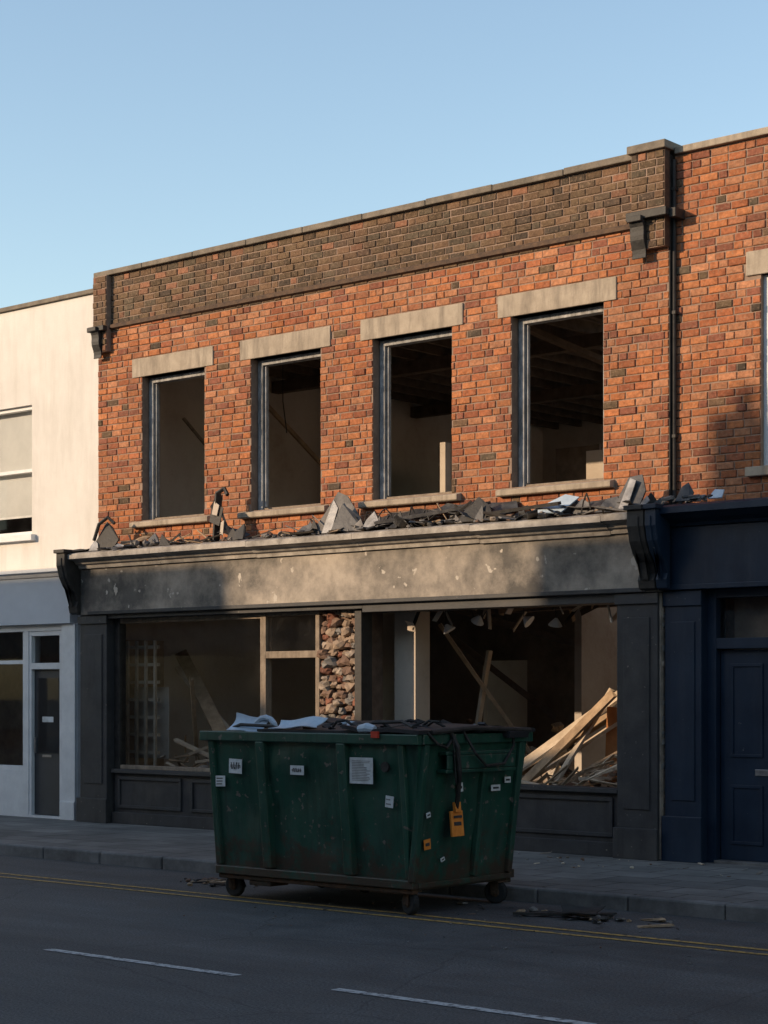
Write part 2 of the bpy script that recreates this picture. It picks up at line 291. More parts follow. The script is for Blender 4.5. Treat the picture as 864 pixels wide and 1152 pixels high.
# ------------------------------------------------------------------ mesh builder
class MB:
    def __init__(s): s.v=[]; s.f=[]; s.m=[]; s.mats=[]; s.col={}
    def mi(s, k):
        if k not in s.mats: s.mats.append(k)
        return s.mats.index(k)
    def add(s, vs, fs, k):
        o=len(s.v); s.v += [tuple(p) for p in vs]
        i=s.mi(k)
        for f in fs: s.f.append(tuple(o+a for a in f)); s.m.append(i)
    def box(s, x0,x1,y0,y1,z0,z1,k):
        if k in ('glass','cleanglass'):   # a pane is one thin sheet
            s.add([(x0,y0,z0),(x1,y0,z0),(x1,y0,z1),(x0,y0,z1)],[(0,1,2,3)],k); return
        vs=[(x0,y0,z0),(x1,y0,z0),(x1,y1,z0),(x0,y1,z0),(x0,y0,z1),(x1,y0,z1),(x1,y1,z1),(x0,y1,z1)]
        s.add(vs,[(0,3,2,1),(4,5,6,7),(0,1,5,4),(1,2,6,5),(2,3,7,6),(3,0,4,7)],k)
    def obox(s, c, size, rot, k, jit=0.0, rnd=R):
        mt=Euler(rot).to_matrix(); vs=[]
        for dz in (-.5,.5):
            for dx,dy in ((-.5,-.5),(.5,-.5),(.5,.5),(-.5,.5)):
                p=Vector((dx*size[0]*(1+rnd.uniform(-jit,jit)),dy*size[1]*(1+rnd.uniform(-jit,jit)),dz*size[2]*(1+rnd.uniform(-jit,jit))))
                vs.append(mt@p+Vector(c))
        s.add(vs,[(0,3,2,1),(4,5,6,7),(0,1,5,4),(1,2,6,5),(2,3,7,6),(3,0,4,7)],k)
    def beam(s, p0, p1, w, h, k, roll=0, splinter=0.0):
        p0=Vector(p0); p1=Vector(p1); d=(p1-p0); L=d.length
        q=d.to_track_quat('X','Z').to_matrix() @ Matrix.Rotation(roll,3,'X')
        n=5; vs=[]; fs=[]
        for i in range(n+1):
            u=L*i/n
            for a,b in ((-1,-1),(1,-1),(1,1),(-1,1)):
                uu=u+ (R.uniform(-splinter,splinter) if i in (0,n) else 0)
                off=Vector((uu,a*w/2,b*h/2+ (noise.noise(Vector((u*1.5,a,p0.x)))*0.01)))
                vs.append(q@off+p0)
        for i in range(n):
            for j in range(4):
                a=i*4+j; b=i*4+(j+1)%4
                fs.append((a,b,b+4,a+4))
        fs.append((3,2,1,0)); fs.append(tuple(n*4+j for j in range(4)))
        s.add(vs,fs,k)
    def tube(s, pts, r, k, seg=8):
        pts=[Vector(p) for p in pts]; vs=[]; fs=[]
        for i,p in enumerate(pts):
            d=(pts[min(i+1,len(pts)-1)]-pts[max(i-1,0)]).normalized()
            q=d.to_track_quat('Z','Y').to_matrix()
            rr=r[i] if isinstance(r,(list,tuple)) else r
            for j in range(seg):
                a=2*math.pi*j/seg
                vs.append(p+q@Vector((rr*math.cos(a),rr*math.sin(a),0)))
        for i in range(len(pts)-1):
            for j in range(seg):
                a=i*seg+j; b=i*seg+(j+1)%seg
                fs.append((a,b,b+seg,a+seg))
        fs.append(tuple(reversed(range(seg)))); fs.append(tuple((len(pts)-1)*seg+j for j in range(seg)))
        s.add(vs,fs,k)
    def prism_x(s, prof, x0, x1, k):
        n=len(prof)
        vs=[(x0,y,z) for y,z in prof]+[(x1,y,z) for y,z in prof]
        fs=[(j,(j+1)%n,n+(j+1)%n,n+j) for j in range(n)]
        fs.append(tuple(reversed(range(n)))); fs.append(tuple(range(n,2*n)))
        s.add(vs,fs,k)
    def patch(s, c00,c10,c11,c01,nu,nv,k,amp=0.0,nrm=(0,0,0),freq=2.0,th=0.0):
        c00,c10,c11,c01=map(Vector,(c00,c10,c11,c01)); nrm=Vector(nrm)
        vs=[]
        for j in range(nv+1):
            for i in range(nu+1):
                u=i/nu; v=j/nv
                p=(c00*(1-u)+c10*u)*(1-v)+(c01*(1-u)+c11*u)*v
                e=min(1,6*min(u,1-u))*min(1,6*min(v,1-v))
                p=p+nrm*(noise.noise(p*freq)*amp*e)
                vs.append(p)
        fs=[]
        for j in range(nv):
            for i in range(nu):
                a=j*(nu+1)+i; fs.append((a,a+1,a+nu+2,a+nu+1))
        s.add(vs,fs,k)
    def sheet(s, c, w, l, curl, rot, k, rag=0.12, seed=0, n=9, th=0.006, crumple=0.03):
        rr=random.Random(seed); mt=Euler(rot).to_matrix(); c=Vector(c); vs=[]; fs=[]
        def redge(amp):
            kk=[rr.uniform(-amp,amp) for _ in range(4)]; o=[]
            for i in range(n+1):
                t=i/n*3; a=min(2,int(t)); o.append(kk[a]*(1-(t-a))+kk[a+1]*(t-a))
            return o
        edge=[q*l for q in redge(rag*1.3)]; edge2=[q*w for q in redge(rag)]; edge3=[q*l for q in redge(rag*.5)]
        for side in (0,1):
            for j in range(n+1):
                for i in range(n+1):
                    u=i/n-.5; v=j/n-.5
                    x=u*w+(edge2[j]*(2*u)); ee=edge[i]*max(0,2*v)+edge3[i]*min(0,2*v)
                    ang=curl*(v+.5)
                    if abs(curl)>1e-3:
                        rad=l/curl; yy=rad*math.sin(ang)+ee; zz=rad*(1-math.cos(ang))
                    else: yy=v*l+ee; zz=0
                    zz+=noise.noise(Vector((x*4+seed,v*l*4,seed)))*crumple*2 + side*th
                    vs.append(mt@Vector((x,yy,zz))+c)
        N_=(n+1)*(n+1)
        for j in range(n):
            for i in range(n):
                a=j*(n+1)+i; fs.append((a,a+n+1,a+n+2,a+1)); fs.append((N_+a,N_+a+1,N_+a+n+2,N_+a+n+1))
        b=[i for i in range(n+1)]+[j*(n+1)+n for j in range(1,n+1)]+[n*(n+1)+i for i in range(n-1,-1,-1)]+[j*(n+1) for j in range(n-1,0,-1)]
        for q in range(len(b)):
            a=b[q]; d=b[(q+1)%len(b)]; fs.append((a,d,N_+d,N_+a))
        s.add(vs,fs,k)
    def rock(s, c, r, k, rnd, sq=(1,1,1), rough=0.25):
        vs=[];fs=[]; nu=8; nv=5; sd=rnd.uniform(0,100)
        rot=Euler((rnd.uniform(0,6),rnd.uniform(0,6),rnd.uniform(0,6))).to_matrix()
        vs.append(Vector((0,0,1)))
        for j in range(1,nv):
            for i in range(nu):
                th=math.pi*j/nv; ph=2*math.pi*i/nu
                vs.append(Vector((math.sin(th)*math.cos(ph),math.sin(th)*math.sin(ph),math.cos(th))))
        vs.append(Vector((0,0,-1)))
        out=[]
        for p in vs:
            p=rot@p
            mx=max(abs(p.x),abs(p.y),abs(p.z)); p=p*(1/(mx**0.45))
            d=1+noise.noise(p*1.7+Vector((sd,0,0)))*rough*2
            out.append((c[0]+p.x*r*sq[0]*d,c[1]+p.y*r*sq[1]*d,c[2]+p.z*r*sq[2]*d))
        for i in range(nu): fs.append((0,1+i,1+(i+1)%nu))
        for j in range(nv-2):
            for i in range(nu):
                a=1+j*nu+i; b=1+j*nu+(i+1)%nu; fs.append((a,a+nu,b+nu,b))
        last=len(vs)-1; o=1+(nv-2)*nu
        for i in range(nu): fs.append((o+i,last,o+(i+1)%nu))
        s.add(out,fs,k)
    def shard(s, pts, th, k):
        n=len(pts); vs=[Vector(p) for p in pts]; a=(vs[1]-vs[0]).cross(vs[2]-vs[0]).normalized()*th
        s.add([*vs,*[p+a for p in vs]],[tuple(range(n)),tuple(reversed(range(n,2*n)))]+[(i,(i+1)%n,n+(i+1)%n,n+i) for i in range(n)],k)
    def obj(s, name, parent=None, bevel=0.0, smooth=False):
        me=bpy.data.meshes.new(name); me.from_pydata(s.v,[],s.f)
        for k in s.mats: me.materials.append(M[k])
        me.polygons.foreach_set('material_index', s.m)
        if smooth: me.polygons.foreach_set('use_smooth',[True]*len(s.f))
        me.update()
        o=bpy.data.objects.new(name, me); scene.collection.objects.link(o)
        if parent: o.parent=parent
        if bevel>0:
            b=o.modifiers.new('bevel','BEVEL'); b.width=bevel; b.segments=2; b.limit_method='ANGLE'; b.angle_limit=math.radians(50)
        return o

def empty(name):
    e=bpy.data.objects.new(name,None); scene.collection.objects.link(e); e.empty_display_size=0.3
    return e

def wall(name,x0,x1,z0,z1,y0,y1,holes,k,parent,axis='x'):
    xs=sorted(set([x0,x1]+[h[0] for h in holes]+[h[1] for h in holes])); zs=sorted(set([z0,z1]+[h[2] for h in holes]+[h[3] for h in holes]))
    xs=[x for x in xs if x0<=x<=x1]; zs=[z for z in zs if z0<=z<=z1]
    def solid(i,j):
        if i<0 or j<0 or i>=len(xs)-1 or j>=len(zs)-1: return False
        cx=(xs[i]+xs[i+1])/2; cz=(zs[j]+zs[j+1])/2
        return not any(h[0]<cx<h[1] and h[2]<cz<h[3] for h in holes)
    b=MB()
    P=(lambda x,y,z:(x,y,z)) if axis=='x' else (lambda x,y,z:(y,x,z))
    for i in range(len(xs)-1):
        for j in range(len(zs)-1):
            if not solid(i,j): continue
            a,c,d,e=xs[i],xs[i+1],zs[j],zs[j+1]
            q=lambda *p: b.add([P(*t) for t in p],[(0,1,2,3)],k)
            q((a,y0,d),(c,y0,d),(c,y0,e),(a,y0,e)); q((c,y1,d),(a,y1,d),(a,y1,e),(c,y1,e))
            if not solid(i-1,j): q((a,y1,d),(a,y0,d),(a,y0,e),(a,y1,e))
            if not solid(i+1,j): q((c,y0,d),(c,y1,d),(c,y1,e),(c,y0,e))
            if not solid(i,j-1): q((a,y0,d),(a,y1,d),(c,y1,d),(c,y0,d))
            if not solid(i,j+1): q((a,y0,e),(c,y0,e),(c,y1,e),(a,y1,e))
    return b.obj(name,parent)

RED=[(.36,.130,.056),(.33,.112,.050),(.39,.150,.064),(.28,.095,.048),(.36,.160,.084),(.22,.082,.050),(.38,.138,.056),(.31,.122,.062),(.41,.180,.092)]
OLD=[(.105,.070,.042),(.088,.060,.038),(.122,.080,.047),(.135,.086,.05),(.095,.072,.048),(.15,.09,.053),(.072,.053,.038)]
def bricks(name,x0,x1,z0,z1,holes,yf,parent,seed=1,dark_above=99,proud=0.010):
    rd=random.Random(seed); rh=0.078; b=MB(); cols=[]
    nrows=int(round((z1-z0)/rh)); rh=(z1-z0)/nrows
    for row in range(nrows):
        za=z0+row*rh+0.006; zb=za+rh-0.012; zc=(za+zb)/2
        iv=[(x0,x1)]
        for h in holes:
            if h[2]<zc<h[3]:
                n=[]
                for a,c in iv:
                    if h[1]<=a or h[0]>=c: n.append((a,c)); continue
                    if h[0]>a: n.append((a,h[0]))
                    if h[1]<c: n.append((h[1],c))
                iv=n
        x=x0-(0.10 if row%2 else 0.0)-rd.uniform(0,.02); k=row%2
        while x<x1:
            w=0.182+rd.uniform(-.014,.014)
            if rd.random()<.25: w=.090
            a=x; c=x+w; x=c+0.013; k+=1
            for (ia,ic) in iv:
                aa=max(a,ia+0.003); cc=min(c,ic-0.003)
                if cc-aa<0.03: continue
                p=proud+rd.uniform(-.004,.005)+(0.005 if rd.random()<.05 else 0)
                j=lambda s=0.003: rd.uniform(-s,s)
                ch=0.006
                y0=yf+0.004; y1=yf-p+ch*0.8; y2=yf-p
                A=aa+j();C=cc+j();ZA=za+j(.002);ZB=zb+j(.002)
                vs=[(A,y0,ZA),(C,y0,ZA),(C,y0,ZB),(A,y0,ZB),(A,y1,ZA),(C,y1,ZA),(C,y1,ZB),(A,y1,ZB),
                    (A+ch,y2+j(.0015),ZA+ch),(C-ch,y2+j(.0015),ZA+ch),(C-ch,y2+j(.0015),ZB-ch),(A+ch,y2+j(.0015),ZB-ch)]
                fs=[(8,9,10,11)]
                for q in range(4):
                    r_=(q+1)%4; fs.append((q,r_,4+r_,4+q)); fs.append((4+q,4+r_,8+r_,8+q))
                b.add(vs,fs,'brick')
                nz=noise.noise(Vector((aa*.7,0,zc*.9+seed*3)))
                if zc>dark_above+nz*0.08:
                    cl=rd.choice(OLD)
                    if rd.random()<.04+max(0,nz*.35): cl=rd.choice([(.21,.10,.06),(.18,.09,.055),(.26,.12,.07)])
                else:
                    cl=rd.choice(RED)
                    if rd.random()<.03: cl=rd.choice(OLD)
                f=rd.uniform(.84,1.14)*(1+nz*.22)
                cols += [(cl[0]*f,cl[1]*f,cl[2]*f,1)]*12
    o=b.obj(name,parent)
    at=o.data.color_attributes.new('bc','FLOAT_COLOR','POINT')
    at.data.foreach_set('color',[c for q in cols for c in q])
    return o

def sash(b,x0,x1,z0,z1,y,frame='whitepaint',glass='cleanglass',back='panereflect',t=0.05):
    b.box(x0,x0+t,y,y+.08,z0,z1,frame); b.box(x1-t,x1,y,y+.08,z0,z1,frame)
    b.box(x0+t,x1-t,y,y+.08,z1-t,z1,frame); b.box(x0+t,x1-t,y,y+.08,z0,z0+t,frame)
    zm=(z0+z1)/2
    b.box(x0+t,x1-t,y+.002,y+.078,zm-.022,zm+.022,frame)
    b.box(x0+t,x1-t,y+.04,y+.046,z0+t,zm-.022,glass); b.box(x0+t,x1-t,y+.03,y+.036,zm+.022,z1-t,glass)
    if back:   # added pale panel with bottom bar, standing for reflection in the panes
        b.box(x0+.02,x1-.02,y+.12,y+.125,z0+.28,z1-.02,back); b.box(x0+.02,x1-.02,y+.112,y+.13,z0+.25,z0+.279,frame)

# ------------------------------------------------------------------ ground, road, pavement
b=MB(); b.add([(-400,-400,-.03),(400,-400,-.03),(400,400,-.03),(-400,400,-.03)],[(0,1,2,3)],'ground'); b.obj('ground')
b=MB(); b.add([(-120,-15.0,0),(120,-15.0,0),(120,-3.0,0),(-120,-3.0,0)],[(0,1,2,3)],'asphalt'); b.obj('road')
def kerbline(b,ya,yb,x0,x1,seed):
    rd=random.Random(seed); x=x0
    while x<x1:
        w=.9+rd.uniform(-.06,.06); dz=rd.uniform(-.006,.005); dy=rd.uniform(-.005,.005)
        b.box(x,x+w-.008,ya+dy,yb+dy,-.05,.122+dz,'kerb'); x+=w
pv=empty('pavement')
b=MB(); b.box(-60,60,-2.96,-0.0,-.02,.12,'paving'); b.obj('paving_slabs',pv)
b=MB(); kerbline(b,-3.1,-2.962,-40,30,3); b.obj('kerb_stones',pv,0.018)
pv2=empty('pavement')
b=MB(); b.box(-60,60,-18.0,-15.14,-.02,.12,'paving'); b.obj('paving_slabs',pv2)
b=MB(); kerbline(b,-15.138,-15.0,-40,30,5); b.obj('kerb_stones',pv2,0.018)
b=MB()
for y in (-4.40,-4.60):
    n=160
    for i in range(n):
        xa=-50+i*100/n; xb=xa+100/n
        wob=lambda x: noise.noise(Vector((x*.8,y,0)))*.008
        b.add([(xa,y-.03+wob(xa),.004),(xb,y-.03+wob(xb),.004),(xb,y+.03+wob(xb),.004),(xa,y+.03+wob(xa),.004)],[(0,1,2,3)],'yellow')
b.obj('yellow_road_line')
b=MB()
for i in range(-12,10):
    xa=-0.2+i*2.6; b.add([(xa,-7.545,.004),(xa+1.8,-7.545,.004),(xa+1.8,-7.465,.004),(xa,-7.465,.004)],[(0,1,2,3)],'whiteline')
b.obj('white_road_markings')

# ------------------------------------------------------------------ main derelict brick building
B=empty('derelict_brick_shop')
XL=-8.38; XR=0.0
wins=[(-7.56,-6.46),(-5.68,-4.58),(-3.80,-2.69),(-1.90,-0.76)]
holes=[(a,c,3.85,5.62) for a,c in wins]
wall('upper_wall',XL,XR,2.72,6.95,0.0,0.30,holes,'mortar',B)
lint=[(a-.17,c+.16,5.62,5.85) for a,c in wins]; sills=[(a-.15,c+.13,3.76,3.85) for a,c in wins]
bricks('brickwork',XL+.002,XR-.002,3.46,6.94,holes+lint+sills,0.0,B,seed=4,dark_above=6.28)
b=MB(); b.box(XR-.004,XR+.006,.0,.084,3.4,6.95,'iron'); b.tube([(XR+.028,.045,3.45),(XR+.028,.045,6.9)],.021,'iron',12)  # dark strip, pipe and clips added in place of the wall return's shade
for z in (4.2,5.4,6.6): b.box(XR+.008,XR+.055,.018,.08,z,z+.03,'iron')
b.obj('dark_return_line',B)
b=MB()
for (a,c,z0,z1) in lint: b.box(a,c,-.022,.12,z0,z1,'stone')
b.obj('window_lintels',B,0.008)
b=MB()
for (a,c,z0,z1) in sills: b.prism_x([(-.085,z0+.01),(-.085,z1-.025),(.05,z1+.004),(.2,z1+.004),(.2,z0),(-.07,z0)],a,c,'stone')
b.obj('window_sills',B,0.006)
b=MB()
b.prism_x([(-.012,6.27),(-.05,6.285),(-.05,6.325),(-.012,6.345),(.01,6.345),(.01,6.27)],XL+.26,XR-.40,'oldcore')
b.obj('string_course',B)
b=MB()
x=XL-.03
while x<XR-.37:
    w=min(.9,XR-.37-x); b.box(x,x+w-.006,-.06,.36,6.952+R.uniform(-.004,.004),7.02+R.uniform(-.005,.005),'coping'); x+=w
b.box(XR-.41,XR+.03,-.13,.38,6.99,7.07,'coping')
b.obj('parapet_coping',B,0.01)
wall('pier_core_right',-.38,-.002,6.05,6.99,-.085,-.001,[],'mortar',B)
bricks('pier_bricks_right',-.378,-.004,6.05,6.985,[],-.085,B,seed=9,dark_above=6.0)
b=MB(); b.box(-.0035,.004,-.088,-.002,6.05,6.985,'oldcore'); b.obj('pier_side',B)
wall('pier_core_left',XL,XL+.25,6.0,6.95,-.085,-.001,[],'mortar',B)
bricks('pier_bricks_left',XL+.002,XL+.248,6.0,6.945,[],-.085,B,seed=10,dark_above=5.9)
def corbel(b,x0,x1,zt,hh,d0,d1):
    n=8; prof=[(d0,zt-hh)]
    for i in range(n+1):
        u=i/n; prof.append((d0-(d1)*(0.25+0.75*u**1.6)+ .012*math.sin(u*9),zt-hh+hh*u*.86))
    prof += [(d0-d1-.03,zt-hh*.14),(d0-d1-.03,zt),(d0,zt)]
    b.prism_x(prof,x0,x1,'iron')
b=MB()
corbel(b,-.36,-.20,6.36,.40,-.09,.08); b.box(-.40,.06,-.16,-.09,6.33,6.41,'iron')
corbel(b,XL+.03,XL+.17,6.30,.38,-.09,.08); b.box(XL-.04,XL+.27,-.16,-.09,6.25,6.31,'iron')
b.box(.06,.13,-.10,.08,6.31,6.40,'iron')
b.obj('iron_corbels',B,0.006)
b=MB()
for n,(a,c) in enumerate(wins):
    y=.10
    b.box(a+.012,a+.085,y,y+.11,3.856,5.612,'frame'); b.box(c-.075,c-.012,y,y+.11,3.856,5.612,'frame')
    b.box(a+.085,c-.075,y,y+.11,5.55,5.612,'frame')
    b.box(a+.095,a+.115,y+.03,y+.06,3.9,5.55,'frame')
    b.box(a+.085,c-.075,y+.02,y+.10,3.856,3.885,'tanframe')
b.obj('empty_sash_frames',B,0.004)
# interior
b=MB()
b.box(XL+.0,XL+.13,.302,9.6,.1,6.9,'plaster')
b.box(XR-.13,XR-.001,.302,9.6,.1,6.9,'plaster')
b.obj('party_walls',B)
rh=[(-5.0,-4.2,3.75,5.8),(-3.6,-2.4,3.75,5.8),(-1.8,-.6,3.75,5.8),(-4.5,-.5,.3,3.3),(-7.55,-7.05,4.7,5.35)]  # all but the last are unseen openings added to let skylight in
wall('rear_wall',XL+.131,XR-.131,.1,6.9,9.4,9.6,rh,'plaster',B)
# roof and floor, cut away in steps at the unseen rear right for light
b=MB()
b.box(XL+.132,XR-.132,.304,2.0,6.22,6.30,'deck'); b.box(XL+.132,-1.9,2.002,3.1,6.22,6.30,'deck')
b.box(XL+.132,-2.6,3.102,4.4,6.22,6.30,'deck'); b.box(XL+.132,-3.3,4.402,9.398,6.22,6.30,'deck')
x=XL+.4
while x<XR-.3:
    ye=9.39 if x<-3.4 else (4.4 if x<-2.6 else (3.1 if x<-1.9 else 2.0))+R.uniform(-.2,.4)
    b.box(x,x+.06,.305,ye,6.02,6.218,'oldjoist'); x+=.45
b.box(XL+.135,-2.5,3.0,3.14,5.86,6.019,'oldjoist'); b.box(XL+.135,-3.4,6.0,6.14,5.86,6.019,'oldjoist')
b.obj('roof_deck',B)
b=MB(); b.box(XL+.132,XR-.132,.304,3.2,3.40,3.60,'boards'); b.box(XL+.132,-3.9,3.202,9.398,3.40,3.60,'boards')
x=XL+.4
while x<XR-.3:
    b.box(x,x+.06,.305,6.29 if x<-4 else 3.2+R.uniform(-.2,.6),3.20,3.398,'joist'); x+=.45
b.obj('first_floor',B)
b=MB(); b.box(XL+.132,XR-.132,-.1,9.398,.02,.15,'boards'); b.obj('shop_floor',B)
wall('shop_back_wall',XL+.132,XR-.132,.151,3.19,6.3,6.4,[(-4.45,-.45,.151,3.1),(-7.1,-6.3,.151,2.2)],'interior',B)  # the wide opening is unseen, added to bring daylight into the shop
b=MB()
b.box(-4.06,-3.98,1.5,1.6,3.601,4.66,'plasterlt')
b.box(-3.02,-2.66,3.0,3.1,3.601,4.62,'plasterlt'); b.box(-3.75,-3.10,3.4,3.45,3.601,4.75,'oldjoist')
b.beam((-8.1,1.2,5.3),(-7.6,2.4,3.9),.05,.03,'tanframe')
b.beam((-8.2,2.5,5.9),(-7.4,4.4,4.0),.06,.05,'wood')
b.beam((-3.2,1.8,6.0),(-1.9,4.4,5.1),.12,.06,'oldjoist'); b.beam((-2.2,1.4,6.0),(-1.2,2.6,5.5),.1,.05,'oldjoist')
b.tube([(-6.6,1.5,6.1),(-6.6,1.5,5.4),(-6.55,1.52,5.0)],.008,'iron')
b.box(-6.9,-6.8,5.0,6.6,3.601,5.2,'plaster'); b.box(XL+.131,-7.6,4.2,4.3,3.601,6.0,'plaster')
b.obj('collapsed_partition',B)

# ---- shopfront
YG=-.15
b=MB()
b.box(XL+.001,-7.88,-.30,-.001,.12,2.69,'dark'); b.box(-.40,.055,-.30,-.001,.12,2.69,'dark')
b.box(XL-.03,-7.85,-.34,-.302,.12,.42,'dark'); b.box(-.43,.07,-.34,-.302,.12,.42,'dark')
b.box(XL-.02,-7.86,-.325,-.303,2.58,2.68,'dark'); b.box(-.42,.07,-.325,-.303,2.58,2.68,'dark')
b.box(-.33,-.03,-.312,-.301,.6,2.45,'dark'); b.box(XL+.08,-7.96,-.312,-.301,.6,2.45,'dark')
b.obj('shopfront_pilasters',B,0.006)
b=MB(); b.box(.056,.075,-.27,-.001,.13,2.68,'rubble'); rd=random.Random(61)
z=.2
while z<2.65:
    b.rock((.07,-.2+rd.uniform(-.03,.05),z),rd.uniform(.025,.045),rd.choice(['stoneC','stoneA','rubble']),rd,(.4,1.2,.9),.25); b.rock((.07,-.09+rd.uniform(-.03,.03),z+.03),rd.uniform(.025,.045),rd.choice(['stoneC','stoneA','rubble']),rd,(.4,1.2,.9),.25); z+=.075
b.obj('pilaster_side_rubble',B)
b=MB()
b.box(XL-.02,.07,-.335,-.002,2.692,3.26,'fascia')
b.obj('fascia_board',B,0.006)
b=MB()
b.box(XL+.2,-.05,-.355,-.337,2.692,2.735,'dark')
b.obj('fascia_moulding',B,0.006)
b=MB()
prof=[(-.002,3.262),(-.37,3.262),(-.38,3.30),(-.42,3.315),(-.45,3.35),(-.52,3.365),(-.55,3.375),(-.55,3.435),(-.50,3.45),(-.002,3.53)]
x=XL-.05
while x<.09:
    w=min(1.6,.09-x); dz=R.uniform(-.006,.006); b.prism_x([(y,z+dz) for y,z in prof],x,x+w-.004,'cornice'); x+=w
b.obj('shop_cornice',B)
def console(b,x0,x1,k='iron'):
    pr=[(-.337,2.70),(-.39,2.72),(-.41,2.80),(-.385,2.86),(-.42,2.95),(-.50,3.05),(-.56,3.16),(-.585,3.26),(-.60,3.30),(-.60,3.40),(-.60,3.46),(-.50,3.50),(-.337,3.50)]
    b.prism_x(pr,x0,x1,k)
    b.box(x0-.02,x1+.02,-.63,-.337,3.455,3.50,k)
    b.prism_x([(y-.014,z) for y,z in pr[2:10]]+[(-.5,3.3)],x0+.05,x1-.05,k)
b=MB(); console(b,XL-.10,XL+.06); console(b,-.10,.085); b.obj('console_brackets',B,0.006)
b=MB()
b.box(-7.88,-7.78,YG-.03,YG+.08,.79,2.64,'iron')
b.box(-5.36,-5.27,YG-.03,YG+.07,.79,2.64,'tanframe')
b.box(-7.78,-5.36,YG-.02,YG+.06,2.58,2.64,'tanframe'); b.box(-7.78,-5.36,YG-.02,YG+.06,.79,.84,'tanframe')
b.box(-5.27,-4.45,YG-.02,YG+.06,2.60,2.64,'tanframe'); b.box(-5.27,-4.45,YG-.03,YG+.07,2.12,2.20,'tanframe')
b.box(-4.50,-4.44,YG-.028,YG+.068,.79,2.60,'tanframe')
b.obj('shop_window_frames',B,0.005)
b=MB()
b.box(-7.88,-3.70,-.297,-.004,2.64,2.691,'dark'); b.box(-3.70,-.40,-.297,-.004,2.60,2.691,'dark')
b.box(-3.86,-3.76,-.24,-.06,.12,2.63,'iron')
b.box(-.46,-.402,-.22,-.06,.78,2.60,'dark')
b.obj('shop_head_and_posts',B,0.005)
b=MB(); b.box(-7.78,-5.36,YG+.01,YG+.016,.84,2.58,'glass'); b.box(-5.27,-4.50,YG+.01,YG+.016,2.20,2.60,'glass'); b.obj('shop_window_glass',B)
b=MB()
def riser(b,x0,x1):
    b.box(x0,x1,-.20,-.05,.12,.74,'dark'); b.box(x0,x1,-.26,-.03,.742,.79,'dark'); b.box(x0,x1,-.25,-.202,.121,.26,'dark')
    n=max(1,round((x1-x0)/1.7)); w=(x1-x0)/n
    for i in range(n):
        a=x0+i*w+.08; c=x0+(i+1)*w-.08
        b.box(a,c,-.222,-.202,.66,.70,'dark'); b.box(a,c,-.222,-.202,.31,.35,'dark')
        b.box(a,a+.04,-.222,-.202,.35,.66,'dark'); b.box(c-.04,c,-.222,-.202,.35,.66,'dark')
riser(b,-7.85,-5.27); riser(b,-4.45,-.43)
b.box(-5.27,-4.45,-.2,-.05,.12,.2,'dark')
b.obj('stall_riser',B,0.005)
b=MB(); b.box(-4.43,-3.87,-.10,.25,.15,2.62,'stoneB'); b.box(-4.43,-3.87,-.17,-.102,.79,1.42,'plasterlt')
rd=random.Random(12)
z=1.45
while z<2.60:
    x=-4.40+rd.uniform(0,.05)
    while x<-3.86:
        r=rd.uniform(.036,.078)
        b.rock((x+rd.uniform(-.015,.015),-.13+rd.uniform(-.03,.02),z+rd.uniform(-.02,.02)),r,rd.choice(['stoneA','stoneB','stoneC','stoneA','stoneB','core','rubble']),rd,(1.15,.9,.8),.28); x+=r*1.85
    z+=.088
b.obj('exposed_rubble_pier',B)
b=MB()
b.box(-3.70,-3.40,.25,.50,.151,2.95,'plasterlt')
b.box(-3.05,-2.95,2.8,5.2,.151,3.0,'plaster')
b.obj('shop_inner_walls',B)

D=MB(); rd=random.Random(5)
def heap(b,cx,cy,rx,ry,h,n,rd,mats,base=.15,smin=.03,smax=.12):
    for i in range(n):
        a=rd.uniform(0,6.28); q=math.sqrt(rd.random())
        x=cx+math.cos(a)*q*rx; y=cy+math.sin(a)*q*ry
        z=base+h*(1-q)*rd.uniform(.5,1.0)
        s=rd.uniform(smin,smax)
        if rd.random()<.55: b.rock((x,y,z),s*.6,rd.choice(mats),rd,(1,1,.8),.3)
        else: b.obox((x,y,z),(s*rd.uniform(1,3),s,s*.35),(rd.uniform(-.8,.8),rd.uniform(-.8,.8),rd.uniform(0,3)),rd.choice(mats),.2,rd)
mm=['rubble','plasterlt','wood','stoneB','stoneC','wood2','plaster']
heap(D,-1.25,.75,1.3,.7,.95,420,rd,mm)
heap(D,-2.6,.9,1.2,.7,.75,240,rd,mm)
heap(D,-3.6,3.2,1.5,1.5,1.2,300,rd,mm,smax=.2)
heap(D,-6.0,4.6,1.4,1.2,1.3,240,rd,mm,smax=.2)
D.beam((-2.7,.55,.62),(-1.12,1.2,1.85),.22,.03,'wood2',.5,.03)
D.beam((-2.45,.45,.55),(-1.0,1.0,1.55),.16,.035,'wood2',.2,.03)
D.beam((-2.3,.40,.55),(-1.05,.62,1.72),.13,.03,'wood',.9,.03)
D.beam((-2.9,.8,.6),(-1.5,1.3,1.5),.10,.05,'wood',.8,.03)
D.beam((-2.1,.35,.5),(-.75,.7,1.25),.12,.03,'wood',.3,.03)
D.beam((-1.7,.3,.6),(-1.2,.8,1.75),.09,.03,'wood2',.3,.03)
D.beam((-2.6,.3,.85),(-1.6,.35,.72),.05,.04,'wood2',.3,.03)
for i in range(60):
    x=rd.uniform(-2.8,-.6); y=rd.uniform(.15,.9); z=.62+.2*(x+2.4)+rd.uniform(-.1,.15); a=rd.uniform(-.9,1.2); l=rd.uniform(.15,.5)
    D.beam((x,y,z),(x+l*math.cos(a),y+rd.uniform(-.1,.2),z+l*math.sin(a)*.7),rd.uniform(.015,.05),.012,rd.choice(['wood','wood2','wood2']),rd.uniform(0,3),.02)
D.obox((-.95,.95,1.15),(.75,.03,.8),(.15,.1,.2),'orangewood')
D.obj('demolition_debris',B)
